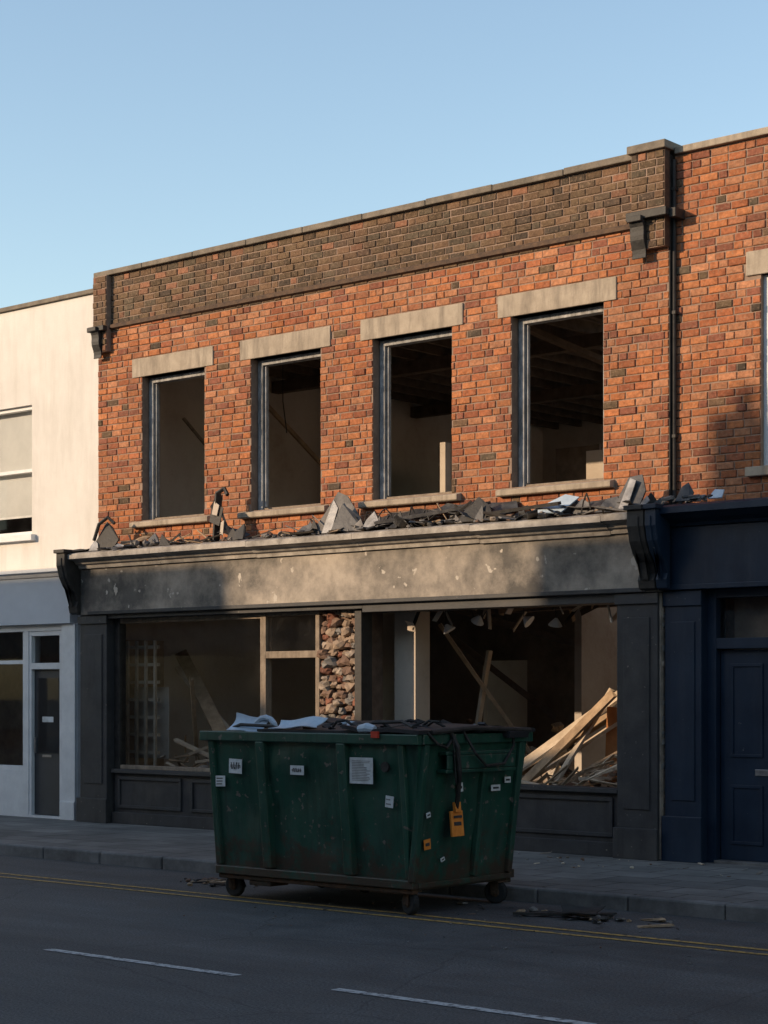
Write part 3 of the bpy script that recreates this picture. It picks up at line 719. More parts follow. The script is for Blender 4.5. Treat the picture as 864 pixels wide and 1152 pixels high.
D=MB(); rd=random.Random(8)
heap(D,-6.75,.55,.95,.45,1.0,260,rd,mm); heap(D,-5.9,.6,.7,.4,.8,100,rd,mm)
D.beam((-8.15,1.2,2.25),(-6.5,.45,1.05),.16,.06,'wood',.4,.03)
D.beam((-8.0,1.0,2.05),(-6.3,.55,1.0),.07,.05,'wood2',.3,.03)
D.beam((-7.5,.9,.6),(-7.0,.3,1.9),.05,.03,'wood',.4,.03)
D.beam((-7.3,.3,1.15),(-6.4,.5,.8),.05,.03,'wood2',.4,.03)
for i in range(30):
    x=rd.uniform(-7.6,-6.0); a=rd.uniform(-.8,1.6); l=rd.uniform(.15,.45); z=rd.uniform(.75,1.0)
    D.beam((x,rd.uniform(.1,.6),z),(x+l*math.cos(a)*.7,rd.uniform(.1,.6),z+l*math.sin(a)*.6),.03,.012,rd.choice(['wood','wood2']),rd.uniform(0,3),.02)
D.obj('demolition_debris_pile',B)
D=MB()
for i in range(4): D.box(-8.20+i*.17,-8.20+i*.17+.035,.30,.33,.7,2.38,'wood2')
for i in range(8): D.box(-8.22,-7.64,.332,.37,.74+i*.22,.74+i*.22+.04,'wood2')
D.box(-8.24,-8.20,.30,.95,.15,2.4,'wood'); D.obox((-7.92,.48,1.35),(.6,.02,.9),(0,0,.1),'plasterlt')
D.obj('lattice_shelving',B)
D=MB(); rd=random.Random(21)
for i in range(54):
    x=rd.uniform(-3.4,-.6); y=rd.uniform(.05,1.4); l=rd.uniform(.1,.5); z=rd.uniform(2.62,3.0)
    D.beam((x,y,z),(x+rd.uniform(-.3,.3),y+rd.uniform(-.2,.2),z-l*.6),rd.uniform(.02,.07),.012,rd.choice(['wood','wood2','plasterlt','joist']),rd.uniform(0,3),.02)
# hanging lamp shades left on their flexes, bent
for (x,y,z,rt) in ((-3.05,.35,2.47,.5),(-2.55,.30,2.55,-.6),(-2.0,.35,2.52,.9),(-1.55,.3,2.50,-.3)):
    ax=Vector((math.sin(rt),.2,-math.cos(rt))).normalized(); p=Vector((x,y,z))
    D.tube([p,p+ax*.02,p+ax*.05,p+ax*.08],[.015,.03,.055,.075],'whitepaint',12)
    D.tube([p,(x-.01,y,z+.2),(x,y,z+.6)],.005,'iron',5)
D.sheet((-2.2,.9,2.72),.30,.26,.7,(.5,.1,.3),'plasterlt',seed=3)
D.sheet((-3.35,.1,2.40),.10,.12,1.6,(1.2,.2,.1),'plasterlt',seed=16)
D.beam((-3.5,.8,2.5),(-2.7,1.6,.9),.05,.04,'wood',.3); D.beam((-3.2,3.8,2.6),(-1.9,5.6,1.2),.12,.06,'tanframe',.3)
D.beam((-3.6,1.4,.5),(-3.1,1.2,2.2),.06,.04,'wood2',.3); D.beam((-2.9,4.5,2.4),(-.6,5.0,2.9),.12,.08,'oldjoist')
D.beam((-6.2,3.5,2.9),(-4.6,4.6,1.4),.10,.08,'oldjoist'); D.beam((-5.2,2.5,2.9),(-3.4,4.2,2.2),.10,.08,'oldjoist')
D.beam((-3.4,1.2,2.68),(-.5,1.2,2.74),.07,.14,'oldjoist'); D.beam((-3.4,2.2,2.75),(-.5,2.2,2.8),.07,.14,'oldjoist'); D.beam((-2.4,.4,2.62),(-2.2,2.6,2.9),.06,.10,'oldjoist')
D.tube([(-2.9,.5,3.1),(-2.88,.5,2.8),(-2.8,.52,2.55),(-2.7,.5,2.5),(-2.6,.5,2.62),(-2.55,.5,3.1)],.007,'iron',6)
D.obj('hanging_ceiling_laths',B)

# debris on the cornice
D=MB(); rd=random.Random(33)
def rubble_strip(x0,x1,n,smax):
    for i in range(n):
        x=rd.uniform(x0,x1); y=rd.uniform(-.48,-.05); s=rd.uniform(.02,smax); z=3.46+(y+.5)*.16+s*.3
        if rd.random()<.4: D.rock((x,y,z),s*.6,rd.choice(['stoneB','stoneC','lead','rubble']),rd,(1,1,.7),.3)
        elif rd.random()<.7: D.obox((x,y,z),(s*rd.uniform(1.5,4.5),s*1.3,s*.25),(rd.uniform(-.3,.3),rd.uniform(-.25,.25),rd.uniform(0,3)),rd.choice(['lead','lead','iron','stoneC','wood','joist']),.2,rd)
        else: D.sheet((x,y,z),s*3,s*2,rd.uniform(-1.0,1.0),(rd.uniform(-.3,.3),rd.uniform(-.3,.3),rd.uniform(0,3)),rd.choice(['lead','zinc','lead','iron']),seed=i,n=4,crumple=.015)
rubble_strip(-8.2,-5.0,80,.07); rubble_strip(-4.9,.05,200,.085)
def jag(x,y,w,h,k,lean=0.0):
    z=3.46+(y+.5)*.16
    D.shard([(x-w/2,y,z),(x+w/2,y+rd.uniform(-.04,.04),z),(x+w*.45+lean,y+.03,z+h*rd.uniform(.4,.7)),(x+w*rd.uniform(-.2,.25)+lean,y+.05,z+h),(x-w*.4+lean*.5,y+.03,z+h*rd.uniform(.3,.6))],.012,k)
for i in range(36):
    x=rd.uniform(-4.9,.0) if rd.random()<.75 else rd.uniform(-8.2,-5.2)
    jag(x,rd.uniform(-.46,-.2),rd.uniform(.08,.26),rd.uniform(.06,.20),rd.choice(['lead','iron','stoneC','zinc','joist','lead','iron']),rd.uniform(-.08,.08))
for i in range(30):
    x=rd.uniform(-4.9,.0) if rd.random()<.7 else rd.uniform(-8.2,-5.2); y=rd.uniform(-.45,-.2); a=rd.uniform(.1,.9)*rd.choice((1,-1)); l=rd.uniform(.15,.42)
    D.beam((x,y,3.49),(x+l*math.cos(a)*(1 if a>0 else -1),y+rd.uniform(-.05,.05),3.49+l*abs(math.sin(a))),rd.uniform(.01,.03),.01,rd.choice(['iron','joist','lead','wood']),rd.uniform(0,3),.02)
for i in range(9):
    x=rd.uniform(-4.8,-.4); y=-.35; h=rd.uniform(.08,.2); w=rd.uniform(.1,.3)
    D.tube([(x+w*q/5,y+rd.uniform(-.02,.02),3.50+h*math.sin(q/5*3.0)+rd.uniform(-.01,.01)) for q in range(6)],.008,'iron',6)
D.shard([(-8.02,-.42,3.46),(-7.70,-.36,3.46),(-7.62,-.32,3.60),(-7.78,-.28,3.76),(-7.88,-.28,3.83),(-7.95,-.33,3.68)],.02,'iron'); D.sheet((-8.12,-.45,3.50),.30,.26,-1.0,(.2,-.2,.5),'iron',seed=42)
D.tube([(-8.0,-.4,3.6),(-7.93,-.38,3.8),(-7.80,-.35,3.88),(-7.70,-.33,3.80)],.022,'iron',6)
D.sheet((-7.5,-.3,3.54),.4,.25,.6,(.1,-.1,.3),'wood',seed=43)
D.beam((-5.98,-.28,3.5),(-5.90,-.32,4.02),.09,.03,'iron',.3,.03); D.beam((-5.70,-.30,3.5),(-5.90,-.30,3.90),.08,.03,'iron',.7,.03)
D.shard([(-6.02,-.34,3.72),(-5.86,-.34,3.66),(-5.80,-.33,3.86),(-5.90,-.33,3.93),(-5.99,-.33,3.90)],.01,'iron')
D.shard([(-5.96,-.36,3.80),(-5.88,-.36,3.78),(-5.85,-.35,3.90),(-5.93,-.35,3.95)],.008,'plasterlt'); D.shard([(-5.83,-.36,3.55),(-5.78,-.36,3.55),(-5.77,-.35,3.72),(-5.82,-.35,3.70)],.008,'plasterlt')
D.tube([(-5.9,-.3,3.7),(-5.99,-.33,3.9),(-5.94,-.3,4.05),(-5.84,-.28,4.10),(-5.77,-.3,4.02)],.026,'iron',6)
D.sheet((-5.75,-.35,3.52),.3,.25,.9,(.2,.4,.4),'lead',seed=46)
D.shard([(-4.35,-.40,3.47),(-3.85,-.30,3.48),(-3.80,-.22,3.66),(-3.98,-.20,3.88),(-4.10,-.22,3.93),(-4.22,-.30,3.70)],.03,'stoneC')
D.shard([(-4.02,-.44,3.47),(-3.62,-.36,3.47),(-3.70,-.30,3.62),(-3.93,-.34,3.78)],.03,'lead')
D.shard([(-4.16,-.43,3.47),(-4.02,-.43,3.47),(-3.98,-.36,3.74),(-4.06,-.34,3.84)],.02,'zinc')
D.shard([(-4.62,-.42,3.46),(-4.2,-.42,3.46),(-4.3,-.36,3.60),(-4.5,-.36,3.57)],.02,'lead')
D.sheet((-3.2,-.35,3.55),1.0,.30,.5,(.15,-.05,.02),'iron',seed=50,n=12,crumple=.03); D.sheet((-2.3,-.32,3.58),.95,.32,.6,(.12,.08,-.05),'lead',seed=51,n=12,crumple=.03)
D.sheet((-2.65,-.4,3.53),.7,.24,-.6,(.1,.05,.15),'zinc',seed=52,crumple=.03)
D.shard([(-2.30,-.40,3.48),(-1.85,-.36,3.48),(-1.95,-.30,3.64),(-2.10,-.28,3.74),(-2.24,-.32,3.62)],.02,'iron')
D.beam((-3.4,-.42,3.55),(-2.0,-.25,3.68),.06,.03,'lead',.3); D.beam((-1.9,-.35,3.56),(-1.0,-.42,3.60),.05,.03,'iron',.3)
D.shard([(-1.38,-.42,3.52),(-1.0,-.40,3.50),(-.90,-.22,3.66),(-1.08,-.2,3.70)],.012,'bag'); D.sheet((-.75,-.35,3.54),.5,.26,.5,(.15,.1,.1),'lead',seed=54)
D.shard([(-.36,-.42,3.46),(-.10,-.40,3.46),(-.05,-.33,3.66),(-.12,-.28,3.82),(-.26,-.30,3.80),(-.33,-.36,3.62)],.02,'lead')
D.shard([(-.30,-.44,3.47),(-.20,-.44,3.47),(-.14,-.36,3.76),(-.22,-.34,3.79)],.015,'zinc')
D.shard([(-.56,-.44,3.47),(-.30,-.40,3.47),(-.36,-.34,3.62),(-.48,-.36,3.60)],.02,'lead')
for i in range(6): D.rock((-6.95+i*.04-.4*(i%2),-.3+rd.uniform(-.1,.1),3.53),.035,'stoneC',rd)
D.obj('torn_flashing_debris',B)

# ------------------------------------------------------------------ left cream building
W=empty('cream_rendered_shop')
x0,x1=-16.4,XL-.004
uw=[(-10.85,-9.72,3.80,5.50),(-13.6,-12.47,3.80,5.50),(-15.9,-14.8,3.8,5.5)]
sf=[(-9.52,-8.86,.15,2.52),(-12.9,-9.60,.72,2.52),(-16.1,-13.2,.72,2.52)]
wall('front_wall',x0,x1,2.60,6.78,.02,.30,uw,'white',W)
b=MB(); b.box(x0,x1+.0,-.02,.4,6.782,6.84,'coping'); b.obj('coping',W,0.008)
b=MB()
for h in uw:
    sash(b,h[0],h[1],h[2],h[3],.07); b.box(h[0]-.08,h[1]+.08,-.06,.09,h[2]-.08,h[2]-.002,'whitepaint')
b.obj('sash_windows',W,0.003)
wall('shopfront_wall',x0,-8.55,.12,2.60,-.2,.0,sf,'whitepaint',W)
b=MB(); b.box(-8.54,-8.47,-.12,.0,.12,2.6,'whitepaint'); b.box(-8.81,-8.56,-.235,-.202,.121,2.598,'whitepaint'); b.box(-8.83,-8.55,-.26,-.237,.121,.35,'whitepaint'); b.obj('pilaster',W,0.004)
b=MB(); b.box(x0,-8.60,-.28,-.002,2.602,3.20,'greyfascia'); b.box(-8.598,-8.47,-.16,-.002,2.602,3.20,'greyfascia'); b.obj('fascia_board',W,0.005)
b=MB(); b.prism_x([(.0,3.202),(-.30,3.202),(-.33,3.24),(-.38,3.26),(-.38,3.30),(.0,3.34)],x0,-8.56,'whitepaint'); b.obj('cornice',W)
b=MB()
b.box(-9.47,-8.91,-.14,-.10,.16,2.02,'doorgrey')
b.box(-9.52,-9.47,-.19,-.06,.151,2.518,'whitepaint'); b.box(-8.91,-8.86,-.19,-.06,.151,2.518,'whitepaint')
b.box(-9.47,-8.91,-.19,-.06,2.03,2.11,'whitepaint'); b.box(-9.47,-8.91,-.188,-.06,2.46,2.518,'whitepaint')
b.box(-9.47,-8.91,-.13,-.12,2.11,2.46,'cleanglass'); b.box(-9.40,-8.98,-.147,-.141,.95,1.92,'cleanglass')
b.box(-9.44,-9.42,-.17,-.142,.95,1.15,'brass'); b.box(-9.3,-9.08,-.15,-.1475,1.35,1.42,'paper'); b.box(-9.3,-9.12,-.15,-.1475,.9,.93,'brass')
b.obj('shop_door',W,0.003)
b=MB()
for h in sf[1:]:
    b.box(h[0],h[1],-.15,-.144,h[2],h[3],'cleanglass'); b.box(h[0],h[1],-.19,-.1,h[2],h[2]+.06,'whitepaint'); b.box(h[0],h[1],-.188,-.1,2.1,2.15,'whitepaint'); b.box(h[1]-.05,h[1],-.187,-.1,h[2]+.06,h[3],'whitepaint')
b.obj('shop_windows',W,0.003)
b=MB(); b.box(x0,x1-.01,3.0,3.1,.1,6.5,'interior'); b.box(x0,x1-.01,.31,3.0,2.7,2.8,'plaster'); b.box(x0,x1-.02,.31,9.5,6.5,6.6,'roofslate'); b.box(x0,x1-.02,-.0,3.0,.05,.14,'interior'); b.box(x0,x1-.02,9.3,9.5,.1,6.5,'white')
b.box(x0,x0+.2,.31,9.3,.1,6.49,'white'); b.obj('rear_structure',W)

# ------------------------------------------------------------------ right brick building with navy shopfront
N_=empty('brick_shop_navy_front')
x0,x1=.012,9.0; YB=.085
uw=[(.95,2.05,3.85,5.66),(3.6,4.7,3.85,5.66),(6.3,7.4,3.85,5.66)]
li=[(a-.15,c+.15,z1,z1+.23) for a,c,z0,z1 in uw]; si=[(a-.13,c+.13,z0-.09,z0) for a,c,z0,z1 in uw]
wall('upper_wall',x0,x1,2.72,6.95,YB,.38,uw,'mortar',N_)
bricks('brickwork',x0+.002,4.5,3.46,6.94,uw+li+si,YB,N_,seed=15,dark_above=9)
bricks('brickwork_far',4.508,x1,3.46,6.94,uw+li+si,YB,N_,seed=16,dark_above=9)
b=MB()
for h in li: b.box(h[0],h[1],YB-.022,YB+.1,h[2],h[3],'stone')
for h in si: b.box(h[0],h[1],YB-.08,YB+.1,h[2],h[3],'stone')
b.obj('lintels_and_sills',N_,0.008)
b=MB(); b.box(.035,x1,.03,.45,6.952,7.02,'stone'); b.obj('coping',N_,0.01)
b=MB()
for h in uw: sash(b,h[0],h[1],h[2],h[3],YB+.05,t=.07)
b.obj('sash_windows',N_,0.003)
b=MB()
b.box(.10,.50,-.24,.08,.12,2.70,'navy'); b.box(.085,.52,-.28,-.242,.12,.55,'navy'); b.box(.09,.51,-.262,-.242,2.55,2.69,'navy'); b.box(.17,.43,-.252,-.241,.7,2.4,'navy')
b.box(1.72,2.1,-.24,.08,.12,2.70,'navy'); b.box(8.5,8.95,-.24,.08,.12,2.70,'navy')
b.box(.09,8.98,-.28,.08,2.702,3.30,'navy'); b.box(.12,8.95,-.295,-.282,2.702,2.75,'navy')
b.obj('navy_shopfront',N_,0.006)
b=MB(); b.prism_x([(.08,3.302),(-.31,3.302),(-.33,3.33),(-.42,3.36),(-.50,3.40),(-.53,3.41),(-.53,3.47),(-.48,3.49),(.08,3.56)],.10,8.98,'navy'); b.obj('cornice',N_)
b=MB(); console(b,.10,.22,'navy'); b.obj('console_bracket',N_,0.005)
b=MB()
b.box(.50,.60,-.14,.04,.12,2.70,'navy'); b.box(1.62,1.72,-.14,.04,.12,2.70,'navy'); b.box(.60,1.62,-.14,.04,2.14,2.24,'navy'); b.box(.60,1.62,-.138,.04,2.62,2.70,'navy')
b.box(.60,1.62,-.06,-.05,2.24,2.62,'cleanglass'); b.box(.60,1.62,.2,.22,2.1,2.7,'interior')
b.box(.61,1.61,-.07,-.02,.15,2.13,'navy'); b.box(.6,1.62,-.18,.04,.10,.148,'kerb')
for (a,c,z0,z1) in ((.72,1.06,1.12,2.0),(1.16,1.5,1.12,2.0),(.72,1.06,.3,.86),(1.16,1.5,.3,.86)):
    b.box(a,c,-.082,-.071,z0,z0+.03,'navy'); b.box(a,c,-.082,-.071,z1-.03,z1,'navy'); b.box(a,a+.03,-.082,-.071,z0+.03,z1-.03,'navy'); b.box(c-.03,c,-.082,-.071,z0+.03,z1-.03,'navy')
b.box(.98,1.24,-.08,-.071,.95,1.01,'brass'); b.box(1.5,1.53,-.11,-.071,1.05,1.09,'brass')
b.obj('panelled_door',N_,0.003)
b=MB()
b.box(2.1,8.5,-.18,.0,.12,.72,'navy'); b.box(2.1,8.5,-.10,-.094,.72,2.70,'cleanglass')
for x in (2.1,4.2,6.3,8.44): b.box(x,x+.06,-.15,-.03,.72,2.70,'navy')
b.obj('display_window',N_,0.003)
b=MB(); b.box(x0,x1,4.0,4.1,.1,6.9,'interior'); b.box(x0,x1,.39,4.0,2.75,2.85,'plaster'); b.box(x0,x1,.39,9.5,6.6,6.7,'roofslate'); b.box(.011,.11,.39,3.99,.1,6.5,'core'); b.box(x0,x1,9.3,9.5,.1,6.5,'core'); b.box(x1-.2,x1-.002,.39,9.3,.1,6.5,'core')
b.obj('rear_structure',N_)
D=MB(); rd=random.Random(77)
for i in range(16):
    x=rd.uniform(.12,.75); s=rd.uniform(.02,.06)
    D.obox((x,rd.uniform(-.4,.0),3.56+s*.2),(s*2.2,s,s*.5),(rd.uniform(-.4,.4),rd.uniform(-.4,.4),rd.uniform(0,3)),rd.choice(['zinc','stoneC','lead']),.2,rd)
D.shard([(.22,-.25,3.54),(.38,-.25,3.54),(.40,-.2,3.62),(.33,-.18,3.72),(.27,-.2,3.68)],.012,'lead'); D.shard([(.55,-.2,3.55),(.70,-.2,3.55),(.68,-.12,3.63),(.58,-.12,3.64)],.012,'bag')
D.obj('fallen_slate_fragments',N_)

# ------------------------------------------------------------------ further terrace (both sides)
def simple_house(name,x0,x1,h,y0,y1,k,facing,seed):
    e=empty(name); b=MB()
    n=max(1,int((x1-x0)/2.4)); hs=[]; w=(x1-x0)/n
    floors=int((h-3.4)/2.6)
    for f in range(floors):
        for i in range(n):
            cx=x0+(i+.5)*w; zb=3.8+f*2.6
            if zb+1.7<h: hs.append((cx-.5,cx+.5,zb,zb+1.6))
    sh=[(x0+.4,x1-1.8,.7,2.7),(x1-1.5,x1-.5,.15,2.5)] if x1-x0>4 else []
    yf,yb=(y0,y0+.3) if facing<0 else (y1-.3,y1)
    wall('front_wall',x0,x1,.1,h,yf,yb,hs+sh,k,e)
    b.box(x0+.002,x1-.002,(y0+.3 if facing<0 else y0),(y1 if facing<0 else y1-.3),h-1.35,h-1.2,'roofslate')
    b.box(x0+.002,x0+.25,y0+.301,y1-.301,.1,h-1.36,k); b.box(x1-.25,x1-.002,y0+.301,y1-.301,.1,h-1.36,k)
    b.obj('roof_and_sides',e)
    b=MB(); b.box(x0,x1,yf-.05,yb+.05,h+.002,h+.07,'coping')
    yo=yf-.12 if facing<0 else yb
    b.box(x0+.05,x1-.05,yo,yo+.12,2.8,3.4,'navy' if seed%2 else 'greyfascia'); b.obj('coping_and_fascia',e)
    b=MB()
    for q in hs: sash(b,q[0],q[1],q[2],q[3],(yf+.08 if facing<0 else yb-.16),back=None)
    for q in sh: b.box(q[0],q[1],yf+.12,yf+.126,q[2],q[3],'cleanglass')
    ym=yf+1.2 if facing<0 else yb-1.2
    b.box(x0+.26,x1-.26,ym,ym+.1,.1,h-1.4,'interior'); b.obj('windows',e)
    return e
simple_house('terraced_shop',-26,-16.42,7.6,.0,9.5,'core',-1,1)
simple_house('terraced_shop',-38,-26.02,6.9,.0,9.5,'white',-1,2)
simple_house('terraced_shop',9.02,20,7.3,.0,9.5,'white',-1,3)
simple_house('terraced_shop',20.02,34,7.9,.0,9.5,'core',-1,4)
HT=9.84
simple_house('terraced_shop_opposite',-46,-30,HT,-27,-18,'core',1,5)
simple_house('terraced_shop_opposite',-29.98,-18.3,HT-.07,-27,-18,'core',1,6)
simple_house('terraced_shop_opposite',-18.28,-13.75,7.95,-27,-18,'white',1,7)
simple_house('terraced_shop_opposite',-13.73,-12.45,HT-.07,-27,-18,'core',1,9)
e=simple_house('terraced_shop_opposite',-12.43,-4,10.15,-27,-18,'core',1,8)
b=MB(); b.box(-12.42,-11.98,-18.75,-18.2,8.8,11.25,'core'); b.tube([(-12.2,-18.5,11.25),(-12.2,-18.5,11.55)],.11,'stoneB',10); b.obj('chimney',e)
simple_house('terraced_shop_opposite',-3.98,9,9.9,-27,-18,'white',1,10)
simple_house('terraced_shop_opposite',9.02,24,9.4,-27,-18,'core',1,11)

# ------------------------------------------------------------------ dumpster
G=empty('dumpster')
tx0,tx1,ty0,ty1,tz=-1.70,.60,-4.56,-3.16,1.34
bx0,bx1,by0,by1,bz=-1.64,.46,-4.45,-3.22,.19
b=MB()
T=[(tx0,ty0,tz),(tx1,ty0,tz),(tx1,ty1,tz),(tx0,ty1,tz)]; Bt=[(bx0,by0,bz),(bx1,by0,bz),(bx1,by1,bz),(bx0,by1,bz)]
nr=[(0,-1,0),(1,0,0),(0,1,0),(-1,0,0)]
for q in range(4):
    r_=(q+1)%4; b.patch(Bt[q],Bt[r_],T[r_],T[q],40,20,'green',.04,nr[q],2.8)
b.obj('hull',G,smooth=True)
b=MB()
ins=.03
T2=[(tx0+ins,ty0+ins,tz),(tx1-ins,ty0+ins,tz),(tx1-ins,ty1-ins,tz),(tx0+ins,ty1-ins,tz)]
B2=[(bx0+ins,by0+ins,bz+ins),(bx1-ins,by0+ins,bz+ins),(bx1-ins,by1-ins,bz+ins),(bx0+ins,by1-ins,bz+ins)]
for q in range(4):
    r_=(q+1)%4; b.add([T2[q],T2[r_],B2[r_],B2[q]],[(0,1,2,3)],'rust')
b.add(B2,[(0,1,2,3)],'rust'); b.add(Bt,[(3,2,1,0)],'rust')
b.obj('hull_lining',G)
def fy(z): return by0+(ty0-by0)*(z-bz)/(tz-bz)
def ex(z): return bx1+(tx1-bx1)*(z-bz)/(tz-bz)
b=MB()
b.box(tx0-.05,tx1+.03,ty0-.05,ty0+.012,1.325,1.405,'green'); b.box(tx0-.05,tx1+.03,ty1-.012,ty1+.05,1.325,1.405,'green')
b.box(tx1-.012,tx1+.045,ty0+.012,ty1-.012,1.327,1.403,'green'); b.box(tx0-.055,tx0+.012,ty0+.012,ty1-.012,1.327,1.403,'green')
def rib(xc,w,z0,z1,d=.055):
    vs=[]
    for z in (z0,z1):
        y=fy(z); vs += [(xc-w/2,y+.03,z),(xc-w/2+.012,y-d,z),(xc+w/2-.012,y-d,z),(xc+w/2,y+.03,z)]
    b.add(vs,[(0,1,5,4),(1,2,6,5),(2,3,7,6),(3,0,4,7),(3,2,1,0),(4,5,6,7)],'green')
rib(-1.05,.11,.28,1.325); rib(-.16,.11,.28,1.325); rib(tx0+.06,.08,.28,1.325,.035); rib(.44,.07,.28,1.325,.035)
b.box(bx0-.03,bx1+.03,by0-.05,by0+.03,.205,.275,'green'); b.box(bx0-.03,bx1+.03,by1-.03,by1+.04,.205,.275,'green')
b.box(bx1-.03,bx1+.035,by0+.031,by1-.031,.205,.25,'green'); b.box(bx0-.035,bx0+.03,by0+.031,by1-.031,.205,.25,'green')
b.box(bx0-.01,bx1+.01,by0-.03,by0+.05,.165,.204,'rust'); b.box(bx0-.01,bx1+.01,by1-.05,by1+.02,.165,.204,'rust')
b.box(-1.30,-1.05,by0-.02,by0+.2,.125,.164,'rust')
def erib(yc,w,z0,z1,d=.035):
    vs=[]
    for z in (z0,z1):
        x=ex(z); vs += [(x-.01,yc-w/2,z),(x+d,yc-w/2+.01,z),(x+d,yc+w/2-.01,z),(x-.01,yc+w/2,z)]
    b.add(vs,[(0,1,5,4),(1,2,6,5),(2,3,7,6),(3,0,4,7),(3,2,1,0),(4,5,6,7)],'green')
erib(-4.48,.08,.26,1.325); erib(-3.26,.08,.26,1.325); erib(-3.72,.07,.26,1.10)
b.box(.57,.67,-4.30,-3.40,1.10,1.13,'green'); b.box(.57,.67,-4.30,-3.40,1.24,1.27,'green'); b.box(.655,.672,-4.29,-3.41,1.131,1.239,'green')
b.obj('rim_and_ribs',G,0.008)
b=MB()
for (x,y) in ((.39,-4.40),(-1.58,-4.35),(.42,-3.34),(-1.5,-3.34),(-.95,-3.40)):
    an=R.uniform(-.5,.5)
    c=Vector((x,y,.095)); ax=Vector((math.sin(an),math.cos(an),0))
    b.tube([c-ax*.03,c-ax*.022,c+ax*.022,c+ax*.03],[.082,.095,.095,.082],'rubber',20)
    b.tube([c-ax*.034,c+ax*.034],.04,'rust',12); b.tube([c-ax*.05,c+ax*.05],.012,'rust',8)
    for s_ in (-1,1):
        p=c+ax*(.042*s_); b.obox((p.x,p.y,.13),(.07,.008,.11),(0,0,-an),'rust')
    b.box(x-.07,x+.07,y-.06,y+.06,.176,.188,'rust')
b.obj('castor_wheels',G,0.003)
b=MB()
b.sheet((.25,-4.60,1.415),.78,.74,.08,(.01,.02,0),'plastic',rag=.01,seed=70,n=10,th=.03,crumple=.012)
b.sheet((.27,-3.88,1.42),.80,.74,-.1,(.01,-.03,0),'plastic',rag=.01,seed=71,n=10,th=.03,crumple=.015)
b.sheet((-1.1,-3.85,1.405),1.0,.66,.1,(.03,.03,0),'plastic',rag=.01,seed=72,n=10,th=.025,crumple=.012)
b.sheet((-.45,-4.58,1.405),1.3,.70,.06,(.03,.0,0),'plastic',rag=.02,seed=73,n=10,th=.02,crumple=.014)
b.tube([(tx1+.05,ty0+.1,1.42),(tx1+.09,-4.0,1.45),(tx1+.07,ty1-.05,1.42)],.02,'iron')
b.obox((.64,-3.40,1.40),(.12,.3,.05),(0,.2,.1),'plastic')
b.obj('plastic_lids',G)
b=MB(); rd=random.Random(90)
b.sheet((-1.30,-4.56,1.405),.34,.20,1.3,(.12,.05,.05),'bag',seed=80,n=10,crumple=.015,rag=.08)
b.tube([(-1.16+.12*math.cos(a*.5),-4.42,1.42+.10*math.sin(a*.5)) for a in range(0,7)],.024,'bag',8)
b.sheet((-.72,-4.56,1.43),.50,.17,.9,(.1,-.03,-.03),'bag',seed=81,n=10,crumple=.014,rag=.08)
b.tube([(.02,-4.58,1.44),(.10,-4.58,1.45),(.17,-4.57,1.44)],[.03,.042,.03],'bag',10)
for i in range(80):
    x=rd.uniform(-1.6,.45); y=rd.uniform(-4.5,-3.3); s=rd.uniform(.02,.065)
    b.obox((x,y,1.425+rd.uniform(0,.035)),(s*2.5,s,s*.4),(rd.uniform(-.4,.4),rd.uniform(-.4,.4),rd.uniform(0,3)),rd.choice(['rubber','lead','rubber','stoneC','iron','bag']),.2,rd)
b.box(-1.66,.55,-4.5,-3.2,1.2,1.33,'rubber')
b.tube([(-.1,-4.55,1.43),(.1,-4.5,1.49),(.35,-4.45,1.50),(.5,-4.5,1.46)],.014,'iron')
b.tube([(-1.5,-4.5,1.42),(-1.35,-4.52,1.46),(-1.0,-4.5,1.45),(-.9,-4.5,1.42)],.014,'iron')
for i in range(8):
    x=rd.uniform(-.6,.3); b.tube([(x+q*.07,-4.48+rd.uniform(-.03,.03)+i*.08,1.455+.05*math.sin(q*.9+i)) for q in range(7)],.011,'rubber',6)
b.obox((.22,-4.625,1.40),(.07,.02,.05),(0,0,0),'red')
b.obj('skip_waste',G)
b=MB()
b.beam((.67,-4.22,1.40),(.685,-4.20,1.02),.045,.008,'iron')
b.tube([(.64,-4.22,1.43),(.70,-4.20,1.30),(.695,-4.17,1.12),(.64,-4.12,.92),(.595,-4.09,.80)],.02,'iron')
b.tube([(.64,-4.05,1.42),(.72,-4.0,1.25),(.71,-3.85,1.15),(.70,-3.6,1.16),(.66,-3.42,1.30),(.64,-3.4,1.42)],.012,'iron')
b.tube([(.64,-4.5,1.42),(.68,-4.42,1.33),(.67,-4.3,1.30),(.66,-4.2,1.38)],.012,'iron')
b.obox((.595,-4.08,.70),(.02,.15,.20),(0,-.1,.0),'orange'); b.obox((.606,-4.08,.70),(.006,.09,.03),(0,-.1,0),'ink'); b.obox((.609,-4.08,.755),(.006,.10,.02),(0,-.1,0),'ink')
b.obox((.605,-4.09,.83),(.03,.07,.08),(0,-.1,0),'orange')
b.obj('strap_and_tag',G,0.003)
b=MB(); rd=random.Random(2)
def label(xc,zc,w,h,lines,tilt=0,k='paper',ink='greyink'):
    y=fy(zc)-.030
    b.obox((xc,y,zc),(w,.004,h),(0,tilt,0),k)
    for i in range(lines):
        zz=zc+h*.40-(i+.5)*h*.80/lines; ww=w*rd.uniform(.45,.8)
        b.obox((xc-(w*.4-ww/2)+rd.uniform(0,.02)*w,y-.003,zz),(ww,.003,h*.20/lines+.002),(0,tilt,0),ink)
def chars(xc,zc,w,h,n):
    y=fy(zc)-.034
    for i in range(n):
        cx=xc-w/2+(i+.5)*w/n
        b.obox((cx,y,zc),(w/n*.25,.003,h),(0,rd.uniform(-.2,.2),0),'ink'); b.obox((cx+w/n*.2,y,zc+h*rd.choice((-.4,0,.4))),(w/n*.5,.003,h*.2),(0,0,0),'ink')
